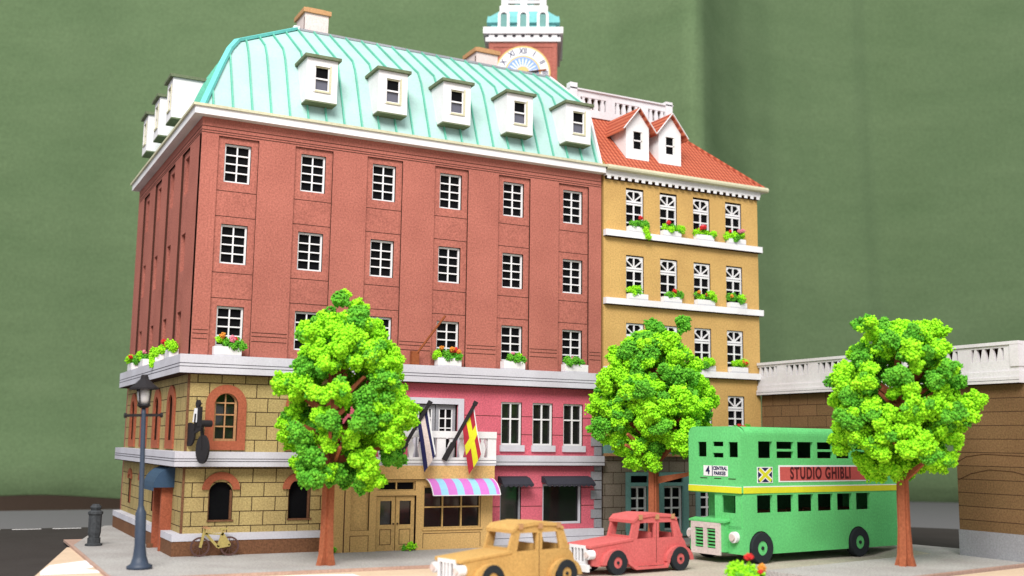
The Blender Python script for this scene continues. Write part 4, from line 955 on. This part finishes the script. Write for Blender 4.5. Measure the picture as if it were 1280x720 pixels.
# ================================================================== CARS
def car(loc, rz, k, hub, label):
    t = empty('vintage_car', loc, rz); tag(t, label, 'car')
    BWc = 1.45; y0, y1 = 0, BWc   # local origin: ground under front axle near side; +x to the rear
    side = [(-.62, .3), (-.62, .78), (-.3, .86), (.62, .98), (.78, 1.1), (.98, 1.86), (2.52, 1.86), (2.78, 1.72), (3.0, 1.12), (3.35, .8), (3.5, .32)]
    # side panels with real window holes
    m = MB()
    for ya, yb_ in ((y0+.12, y0+.2), (y1-.2, y1-.12)):
        # lower body
        m.prism([(-.95, .34), (-.95, .9), (.72, 1.1), (2.96, 1.12), (3.12, .95), (3.32, .4), (3.2, .22), (.55, .22), (-.8, .3)], 'y', ya, yb_, k)
        m.prism([(.66, 1.1), (.96, 1.1), (1.08, 1.62), (.92, 1.62)], 'y', ya, yb_, k)          # a pillar
        m.prism([(1.7, 1.1), (1.92, 1.1), (1.92, 1.62), (1.72, 1.62)], 'y', ya, yb_, k)          # b pillar
        m.prism([(2.62, 1.1), (2.96, 1.1), (2.74, 1.62), (2.5, 1.62)], 'y', ya, yb_, k)         # c pillar
        m.prism([(.92, 1.62), (1.0, 1.84), (2.55, 1.84), (2.74, 1.62)], 'y', ya, yb_, k)
    m.box(1.8, 1.815, y0+.114, y0+.12, .3, 1.6, 'line')
    m.build('body', t)
    m = MB(); m.box(-.9, .7, y0+.2, y1-.2, .3, .84, k); m.box(.7, 3.15, y0+.2, y1-.2, .3, .4, k)
    m.add([(3.28, y0+.2, .4), (3.28, y1-.2, .4), (2.98, y1-.2, 1.1), (2.98, y0+.2, 1.1), (3.2, y0+.2, .4), (3.2, y1-.2, .4), (2.9, y1-.2, 1.1), (2.9, y0+.2, 1.1)], [(0, 1, 2, 3), (7, 6, 5, 4), (2, 6, 7, 3), (0, 3, 7, 4), (1, 5, 6, 2)], k)
    m.build('chassis', t)
    def slab(p0, p1, ya, yb_, th, nm, kk=k):
        m = MB(); (xa, za), (xb, zb) = p0, p1
        m.add([(xa, ya, za), (xb, ya, zb), (xb, yb_, zb), (xa, yb_, za), (xa, ya, za-th), (xb, ya, zb-th), (xb, yb_, zb-th), (xa, yb_, za-th)], [(0, 1, 2, 3), (7, 6, 5, 4), (0, 4, 5, 1), (1, 5, 6, 2), (2, 6, 7, 3), (3, 7, 4, 0)], kk); m.build(nm, t, bevel=.03)
    slab((-1.08, .98), (.8, 1.16), .1, y1-.1, .12, 'bonnet'); 
    m = MB(); q = [(.78, 1.72), (.95, 1.86), (1.6, 1.93), (2.45, 1.89), (2.72, 1.76)]
    for a, b in zip(q, q[1:]): m.add([(a[0], .08, a[1]), (b[0], .08, b[1]), (b[0], y1-.08, b[1]), (a[0], y1-.08, a[1]), (a[0], .08, a[1]-.1), (b[0], .08, b[1]-.1), (b[0], y1-.08, b[1]-.1), (a[0], y1-.08, a[1]-.1)], [(0, 1, 2, 3), (7, 6, 5, 4), (0, 4, 5, 1), (2, 6, 7, 3)], k)
    m.box(.775, .785, .08, y1-.08, 1.62, 1.72, k)
    for x in (1.0, 1.74, 2.45): m.box(x, x+.16, .07, .13, 1.73, 1.89, 'cap')
    m.build('roof', t)
    for xa, xb, xc, nm in ((.7, .9, .72, 'windscreen_frame'), (2.92, 2.66, 2.95, 'rear_window_frame')):
        m = MB()
        for s in (.1, y1-.22): m.bar((xa, s+.06, 1.1), (xb, s+.06, 1.74), .12, .1, k, up=(0, 1, 0))
        m.bar((xc, .12, 1.16), (xc, y1-.12, 1.16), .1, .1, k); m.build(nm, t)
    for cx_ in (0, 2.77):
        for ya, yb_ in ((-.02, .14), (y1-.14, y1+.02)):
            m = MB(); n = 14
            o = [(cx_-.62*math.cos(PI*i/n), .34+.5*math.sin(PI*i/n)) for i in range(n+1)]; ii = [(cx_-.46*math.cos(PI*i/n), .34+.35*math.sin(PI*i/n)) for i in range(n+1)]
            for a in range(n): m.prism([o[a], o[a+1], ii[a+1], ii[a]], 'y', ya, yb_, k)
            if cx_ == 0: m.prism([(.46, .34), (.62, .34), (.95, .2), (2.15, .2), (2.2, .34), (2.31, .34), (2.2, .13), (.8, .13)], 'y', ya, yb_, k); 
            m.build('mudguard', t)
        wheel(t, (cx_, -.05, .4), .4, .2, 1, hub); wheel(t, (cx_, y1+.05, .4), .4, .2, -1, hub)
    m = MB(); kk = 'white2'; a, b = .3, y1-.3; xg = -1.1
    m.box(xg, xg+.1, a, a+.1, .36, .96, kk); m.box(xg, xg+.1, b-.1, b, .36, .96, kk); m.box(xg, xg+.1, a+.1, b-.1, .86, .96, kk); m.box(xg, xg+.1, a+.1, b-.1, .36, .45, kk)
    for i in range(3): y = a+.1+(b-a-.2)*(i+1)/4; m.box(xg, xg+.1, y-.035, y+.035, .45, .86, kk)
    m.box(xg+.06, xg+.09, a+.1, b-.1, .45, .86, 'burntshade')
    m.build('grille', t)
    m = MB(); m.box(-1.28, -1.16, 0.0, y1, .16, .38, kk); m.box(-1.16, -.85, .3, .4, .22, .32, kk); m.box(-1.16, -.85, y1-.4, y1-.3, .22, .32, kk); m.build('bumper', t)
    for y in (.16, y1-.16):
        m = MB(); m.cyl((-.9, y, .68), (-1.14, y, .68), .15, .15, 'white2', 20); m.cyl((-1.14, y, .68), (-1.2, y, .68), .1, .1, 'chimney', 16); m.build('headlight', t)
    m = MB(); m.box(1.2, 1.7, .3, y1-.3, .4, .75, k); m.box(1.62, 1.76, .3, y1-.3, .75, 1.3, k); m.box(2.2, 2.7, .3, y1-.3, .4, .75, k); m.box(2.62, 2.74, .3, y1-.3, .75, 1.25, k); m.build('seats', t)
    return t
car((12.0, -9.95, -.1), R(7), 'carred', 'carred', 'coral red vintage model car parked in front of the tree and bus')
TANLOC = (6.25, -12.35, -.1)
car(TANLOC, R(11), 'cartan', 'cartan', 'tan kraft card vintage model car nearest the camera, cut by the bottom edge')

# ================================================================== street furniture
lp = empty('street_lamp', (-1.91, -3.57, 0)); lp.rotation_euler = (0, R(-1.8), 0); tag(lp, 'slate blue street lamp with a glass lantern at the left pavement corner', 'street lamp')
m = MB(); m.lathe([(.4, 0), (.4, .1), (.28, .16), (.21, .4), (.17, .75), (.17, 1.75), (.12, 1.85), (.08, 2.0), (.075, 4.9), (.06, 5.1)], 0, 0, 'post', 12); m.build('post', lp, True)
m = MB(); m.bar((-.56, 0, 4.85), (.56, 0, 4.85), .08, .09, 'iron'); m.cyl((-.6, 0, 4.85), (-.52, 0, 4.85), .08, .08, 'iron', 8); m.cyl((.52, 0, 4.85), (.6, 0, 4.85), .08, .08, 'iron', 8); m.build('crossbar', lp)
m = MB(); m.lathe([(.12, 5.08), (.22, 5.16), (.2, 5.2)], 0, 0, 'iron', 12); m.lathe([(.1, 6.16), (.14, 6.02), (.3, 5.86), (.46, 5.74), (.46, 5.68), (.27, 5.72)], 0, 0, 'iron', 12)
for i in range(4): an = PI/4+i*PI/2; m.bar((.2*math.cos(an), .2*math.sin(an), 5.18), (.27*math.cos(an), .27*math.sin(an), 5.72), .04, .04, 'iron')
m.build('lantern_frame', lp)
M['lanternglass'] = glassm('pale_lantern_glass', (.5, .5, .52, 1))
m = MB(); m.lathe([(.14, 5.2), (.2, 5.35), (.22, 5.55), (.18, 5.7)], 0, 0, 'lanternglass', 12); m.build('lantern_glass', lp, True)
bo = empty('bollard', (-2.28, 4.83, 0)); tag(bo, 'dark grey bollard standing at the left edge of the pavement', 'bollard')
m = MB(); m.lathe([(.32, 0), (.32, .07), (.24, .1), (.24, .3)], 0, 0, 'bollard', 8); m.build('base', bo)
m = MB(); m.lathe([(.2, .3), (.24, .5), (.24, 1.15), (.28, 1.2), (.28, 1.28), (.17, 1.34), (.22, 1.45), (.12, 1.57)], 0, 0, 'bollard', 8); m.build('post', bo)
# ochre bicycle against the plinth
bi = empty('bicycle', (.2, -.62, 0), R(0)); tag(bi, 'ochre card bicycle with brown wheels leaning by the brown plinth', 'bicycle')
def bikeparts(t, fk, wk, X=None, wr=.34, solid=False):
    for cx_ in (.38, 1.42):
        m = MB(); m.X = X
        if solid: m.cyl((cx_, -.03, wr), (cx_, .03, wr), wr, wr, wk, 28)
        else:
            n = 28; V = []
            for yy, r0 in ((-.03, wr), (-.03, wr-.06), (.03, wr-.06), (.03, wr)): V += [(cx_+r0*math.cos(2*PI*i/n), yy, wr+r0*math.sin(2*PI*i/n)) for i in range(n)]
            m.add(V, [(j*n+i, j*n+(i+1) % n, ((j+1) % 4)*n+(i+1) % n, ((j+1) % 4)*n+i) for j in range(4) for i in range(n)], wk)
            for i in range(6): a = PI*i/6; m.bar((cx_-(wr-.05)*math.cos(a), 0, wr-(wr-.05)*math.sin(a)), (cx_+(wr-.05)*math.cos(a), 0, wr+(wr-.05)*math.sin(a)), .02, .015, wk)
        m.build('wheel', t)
    m = MB(); m.X = X; b = lambda p, q, w: m.bar((p[0], -.04, p[1]), (q[0], -.04, q[1]), .05, w, fk, up=(0, 0, 1))
    b((.38, .32), (.52, .98), .09); b((.55, .8), (1.0, .32), .09); b((1.0, .32), (1.42, .38), .09); b((1.42, .38), (1.15, .78), .09); b((1.0, .32), (1.15, .82), .09); b((.54, .8), (1.14, .76), .05); b((1.14, .76), (1.18, .92), .05)
    m.prism([(1.0, .28), (1.45, .36), (1.2, .72), (1.1, .7)], 'y', -.06, -.03, fk); m.build('frame', t)
    m = MB(); m.X = X; m.bar((1.05, -.04, .94), (1.32, -.04, .96), .12, .05, fk); m.build('saddle', t)
    m = MB(); m.X = X; m.bar((.5, -.26, 1.0), (.5, .2, 1.0), .05, .05, 'cap'); m.bar((.5, -.26, 1.0), (.66, -.28, 1.0), .05, .05, 'cap'); m.bar((.5, .2, 1.0), (.66, .22, 1.0), .05, .05, 'cap'); m.build('handlebar', t)
bikeparts(bi, 'yellowbike', 'bikewheel')
# dark bicycle-shaped sign hanging beside the arched window
hs = empty('hanging_sign', (.32, -.95, 3.25), R(0)); tag(hs, 'black bicycle-shaped hanging sign with a white panel before the arched window', 'sign')
Rz = Matrix.Rotation(R(-77), 4, 'Z')
m = MB(); m.X = Rz; 
bx = lambda c, r: m.cyl((c[0], -.035, c[1]), (c[0], .035, c[1]), r, r, 'iron', 26)
m = MB(); m.X = Rz; m.cyl((.25, -.035, .5), (.25, .035, .5), .5, .5, 'iron', 28); m.build('wheel', hs)
m = MB(); m.X = Rz; m.cyl((-.85, -.035, 1.02), (-.85, .035, 1.02), .42, .42, 'iron', 28); m.build('wheel', hs)
m = MB(); m.X = Rz
for p, q, w in (((.25, .5), (.1, 1.35), .12), ((-.85, 1.02), (.1, 1.3), .2), ((-.4, 1.2), (-.35, 1.75), .16), ((.1, 1.35), (.3, 1.45), .1)): m.bar((p[0], 0, p[1]), (q[0], 0, q[1]), .05, w, 'iron')
m.cyl((.42, -.2, 1.4), (.42, .2, 1.4), .12, .12, 'iron', 12); m.build('frame', hs)
m = MB(); m.X = Rz; m.prism([(-.62, 1.45), (-.25, 1.45), (-.2, 1.95), (-.5, 1.95)], 'y', -.04, .04, 'white2'); m.build('white_panel', hs)
m = MB(); m.X = Rz; m.prism([(-.22, 1.3), (-.02, 1.3), (-.02, 2.0), (-.22, 2.0)], 'y', -.05, .05, 'iron'); m.cyl((-.28, -.04, 2.1), (-.28, .04, 2.1), .15, .15, 'iron', 14); m.build('upright', hs)
m = MB(); m.bar((.0, .0, 2.1), (.0, .92, 2.1), .04, .04, 'iron'); m.build('wall_bracket', hs)
# thin wooden stick reaching out from the ledge
st = MB(); st.box(-.16, .16, -.1, .1, 0, .55, 'stick'); st.bar((0, 0, .35), (.9, -.9, 1.95), .07, .07, 'stick'); o = st.build('wooden_stick', loc=(8.72, -.25, 7.14)); tag(o, 'thin brown wooden stick leaning out from the grey ledge, left of the fourth window', 'stick')
# flags
def flag(base, tip, kind, label):
    t = empty('flag', base); tag(t, label, 'flag'); d = Vector(tip)-Vector(base)
    m = MB(); m.bar((0, 0, 0), d*.3, .2, .2, 'iron'); m.bar(d*.3, d, .13, .13, 'iron'); m.bar(d*.98, d*1.05, .17, .17, 'iron'); m.build('pole', t)
    # cloth hangs from the upper part of the pole
    a = d*.97; b = d*.42; u = (b-a); dn = Vector((.36, -.02, -1.82)); nseg = 7
    cols = (['navy', 'white2', 'navy'] if kind == 0 else None)
    me = MB()
    def P(s, v): 
        w = .05*math.sin(s*5+v*3); return a+u*s*(.62 if kind == 0 else .72)+dn*v+Vector((0, w, 0)) 
    n = 18; nv = 24
    for i in range(n):
        for j in range(nv):
            s0, s1, v0, v1 = i/n, (i+1)/n, j/nv, (j+1)/nv; sm, vm = (s0+s1)/2, (v0+v1)/2
            if kind == 0: k = 'navy' if .09 < sm < .33 or sm > .72 else ('white2' if sm <= .09 else 'chimney')
            else:
                k = 'busyellow' if abs(sm-.5+.18*0) < .15 or abs(vm-.48) < .09 else 'flagred'
                if sm < .08: k = 'white2'
            me.add([P(s0, v0), P(s1, v0), P(s1, v1), P(s0, v1)], [(0, 1, 2, 3)], k)
    o = me.build('cloth', t); so = o.modifiers.new('thick', 'SOLIDIFY'); so.thickness = .02
flag((7.7, -1.15, 3.42), (8.75, -1.75, 5.56), 0, 'navy and white striped flag on a black pole at the balcony, nearer the left tree')
flag((9.7, -1.15, 3.42), (10.7, -1.75, 5.6), 1, 'red flag with a yellow cross on a black pole at the balcony')
# green tufts
def tuft(name, loc, r, label, cat, seed, blooms=(), n=6, per=900, cs=.035):
    rng = np.random.default_rng(seed); t = empty(name, loc); tag(t, label, cat)
    cl = [(np.array([rng.uniform(-r, r), rng.uniform(-r*.6, r*.6), rng.uniform(.1, r*1.3)]), r*rng.uniform(.4, .6), int(rng.random() < .3)) for i in range(n)]
    V, F, MI = crumbs(cl, per, cs, rng); tri_mesh('leaves', V, F, MI, ['leaf', 'leafd'], t)
    if blooms:
        cl = [(np.array([x, y, z]), rr_, k) for x, y, z, rr_, k in blooms]; V, F, MI = crumbs(cl, 2500, .03, rng); tri_mesh('blossoms', V, F, MI, ['bloomr', 'bloomp', 'bloomo'], t)
tuft('grass_tuft', (8.3, -1.25, 0), .2, 'small green tuft on the pavement beside the shop door', 'plant', 81)
tuft('grass_tuft', (5.15, -1.15, 0), .18, 'small green tuft on the pavement at the left end of the tan shop front', 'plant', 82)
tuft('flower_plant', (12.4, -15.9, -.1), .58, 'blurred lime green plant with red and orange blossoms at the bottom edge', 'plant', 83, [(.0, -.1, 1.15, .1, 0), (.3, -.3, .86, .11, 2), (.2, -.35, .76, .06, 0)], 16, 800, .05)

# ================================================================== SETTING
def poly_slab(name, pts, z0, z1, k, ke=None):
    m = MB(); m.prism(pts, 'z', z0, z1, k, ke); o = m.build(name); tag(o, kind='structure'); return o
# left pavement with rounded corners and kerb
def rounded(x0, x1, y0, y1, r):
    return [(x0+r-r*math.cos(a), y0+r-r*math.sin(a)) for a in [PI/2*i/6 for i in range(7)]]+[(x1, y0), (x1, y1), (x0, y1)]
pt = rounded(-3.0, 17.9, -5.85, 16, 1.0)
poly_slab('kerb', rounded(-3.05, 17.95, -5.93, 8, 1.05), -.1, -.012, 'kerb')
pt = [(-3.0+1-math.cos(a), -5.85+1-math.sin(a)) for a in [PI/2*i/6 for i in range(7)]]+[(17.9, -5.85), (17.9, 14.8), (-.6, 14.8), (-1.05, 13.3), (-2.95, 5.3)]
pt = [(x, y) for x, y in pt]
poly_slab('pavement', pt, -.09, 0, 'pave', 'kerb')
poly_slab('pavement', [(17.95, -2.6), (26.6, -2.6), (26.6, 0), (17.95, 0)], -.09, 0, 'pave', 'kerb')
# right pavement
poly_slab('pavement', [(18.6, -15.35), (27.9, -13.9), (28.3, -6.8), (24.0, -7.5), (18.6, -11.5)], -.09, .15, 'pave', 'kerb') if 0 else None
poly_slab('pavement', [(16.5, -15.85), (29.5, -13.45), (28.3, -6.9), (27.2, -6.9), (25.9, -10.4), (16.0, -12.4)], -.09, .15, 'pave', 'pave')
poly_slab('kerb', [(16.5, -15.98), (29.5, -13.58), (29.5, -13.455), (16.5, -15.855)], -.095, .14, 'kerb')
# gentle ramp from the street up to the right pavement
m = MB(); e_ = [(28.3, -6.9), (27.2, -6.9), (25.9, -10.4), (16.0, -12.4)]; g_ = [(28.3, -5.0), (25.6, -5.6), (24.9, -9.4), (15.6, -11.2)]
m.quadstrip([(x, y, .149) for x, y in e_], [(x, y, -.12) for x, y in g_], 'street'); tag(m.build('street'), kind='structure')
# boards
poly_slab('street', [(7.5, -5.5), (28.3, -3.0), (28.3, -14.5), (30, -40), (10, -40), (9, -20)], -.16, -.1, 'street')
poly_slab('road', [(-3.15, 5.6), (-5.1, -4.2), (-9.5, -26), (-9, -40), (12, -40), (10.5, -20), (8.5, -8), (7.6, -5.4)], -.17, -.104, 'road')
poly_slab('road', [(15.5, -16.3), (30, -13.7), (30, -40), (15.5, -40)], -.098, .06, 'road')
poly_slab('asphalt_road', [(-40, 16.6), (22, 16.4), (40, 3.0), (44, -2.5), (60, -40), (-40, -40)], -.4, -.18, 'asphalt')
poly_slab('table_top', [(-70, 34), (80, 34), (110, -60), (-70, -60)], -.9, -.42, 'table')
m = MB()
for i in range(16):
    x = -22+i*1.75
    m.box(x, x+1.25, 15.9, 16.12, -.18, -.172, 'paint')
for a, b, c, d in ((-4.35, -2.75, -1.1, -.5), (-4.75, -2.85, -3.3, -2.4)):
    pass
m.prism([(-4.3, -.6), (-2.95, .6), (-2.9, .1), (-3.1, -.9), (-2.85, -1.4), (-3.4, -2.2), (-2.85, -2.7), (-2.7, -3.3), (-4.8, -3.3), (-4.7, -2.3)], 'z', -.104, -.098, 'paint')
m.prism([(.6, -6.6), (1.3, -6.25), (2.6, -6.2), (4.2, -6.5), (4.2, -7.2), (.5, -7.3)], 'z', -.104, -.098, 'paint')
tag(m.build('road_markings'), kind='structure')
# curtain: hangs square to the view behind the table, with soft folds
cam = Vector((-7.946, -40.481, 4.126)); yaw, pitch, roll, fpx = R(27.571), R(8.090), R(.747), 1359.26
F0 = Vector((math.sin(yaw), math.cos(yaw), 0)); R0 = Vector((math.cos(yaw), -math.sin(yaw), 0))
import bisect
DIST = 84.
fx = lambda px: (px-640)/fpx*DIST
knots = [(-500, .5), (-200, -2.0), (60, 2), (170, .6), (330, .2), (480, .0), (640, -.5), (780, -4.5), (884, -9.5), (893, -8.8), (915, -.5), (945, 4.5), (985, 7.5), (1040, 9), (1095, 9.4), (1108, 10.4), (1200, 9.6), (1300, 9.2), (1500, 10), (1800, 8)]
def dep(px):
    if px <= knots[0][0]: return knots[0][1]
    for (a, za), (b, zb) in zip(knots, knots[1:]):
        if px <= b:
            t = (px-a)/(b-a); t = t if 640 < px < 1040 else t*t*(3-2*t); return za+(zb-za)*t
    return knots[-1][1]
m = MB(); A = []; rows_ = []
zs_ = [-.35+(75+.35)*i/24 for i in range(25)]
pxs = list(range(-420, 1720, 9)); V = []
for z in zs_:
    for px in pxs:
        dd = DIST+dep(px+ .35*z)-3.4*max(0, 1-z/13)**2*max(0, min(1, (420-px)/300))  # lower left swells forward, shaped to catch more light
        p = Vector((cam.x, cam.y, 0))+F0*dd+R0*((px-640)/fpx*dd); V.append((p.x, p.y, z+.15*math.sin(px*.02)*(z < 1)))
n = len(pxs); m.add(V, [(j*n+i, j*n+i+1, (j+1)*n+i+1, (j+1)*n+i) for j in range(len(zs_)-1) for i in range(n-1)], 'curtain')
o = m.build('curtain', smooth=True); tag(o, 'olive green cloth curtain with vertical folds hanging behind the model street', 'curtain')
so = o.modifiers.new('thick', 'SOLIDIFY'); so.thickness = .15; so.offset = 1
m = MB(); c = Vector((cam.x, cam.y, 0))+F0*(DIST+17)
q = [c+R0*-90, c+R0*90]; m.add([(q[0].x, q[0].y, -12), (q[1].x, q[1].y, -12), (q[1].x, q[1].y, 80), (q[0].x, q[0].y, 80)], [(0, 1, 2, 3)], 'darkwall')
c2 = Vector((cam.x, cam.y, 0))+F0*20; q2 = [c2+R0*-90, c2+R0*90]
m.add([(q[0].x, q[0].y, -12), (q[1].x, q[1].y, -12), (q2[1].x, q2[1].y, -12), (q2[0].x, q2[0].y, -12)], [(0, 1, 2, 3)], 'darkwall')
tag(m.build('room_wall'), kind='structure')

# ================================================================== LIGHT, CAMERA
w = bpy.data.worlds.new('World'); S.world = w; w.use_nodes = True
bg = w.node_tree.nodes['Background']; bg.inputs[0].default_value = (.93, .96, 1.0, 1); bg.inputs[1].default_value = .92
la = bpy.data.lights.new('window_light', 'AREA'); la.shape = 'RECTANGLE'; la.size = 52; la.size_y = 40; la.energy = 138000; la.color = (1, .965, .92)
lo = bpy.data.objects.new('window_light', la); C.objects.link(lo); lo.location = (-30, -62, 72)
dv = Vector((12, 2, 8))-lo.location; lo.rotation_euler = dv.to_track_quat('-Z', 'Y').to_euler()
cd = bpy.data.cameras.new('camera'); co = bpy.data.objects.new('camera', cd); C.objects.link(co)
f = F0*math.cos(pitch)+Vector((0, 0, 1))*math.sin(pitch); u = Vector((0, 0, 1))*math.cos(pitch)-F0*math.sin(pitch)
r = R0*math.cos(roll)+u*math.sin(roll); u2 = u*math.cos(roll)-R0*math.sin(roll)
co.matrix_world = Matrix(((r.x, u2.x, -f.x, cam.x), (r.y, u2.y, -f.y, cam.y), (r.z, u2.z, -f.z, cam.z), (0, 0, 0, 1)))
cd.sensor_width = 36; cd.lens = fpx/1280*36; cd.clip_end = 600; cd.clip_start = .1
cd.dof.use_dof = True; cd.dof.focus_distance = 43; cd.dof.aperture_fstop = .17
S.camera = co
S.view_settings.view_transform = 'Standard'; S.view_settings.look = 'None'; S.view_settings.exposure = 0; S.view_settings.gamma = 1
S.render.engine = 'CYCLES'
S.render.resolution_x = 1024; S.render.resolution_y = 576
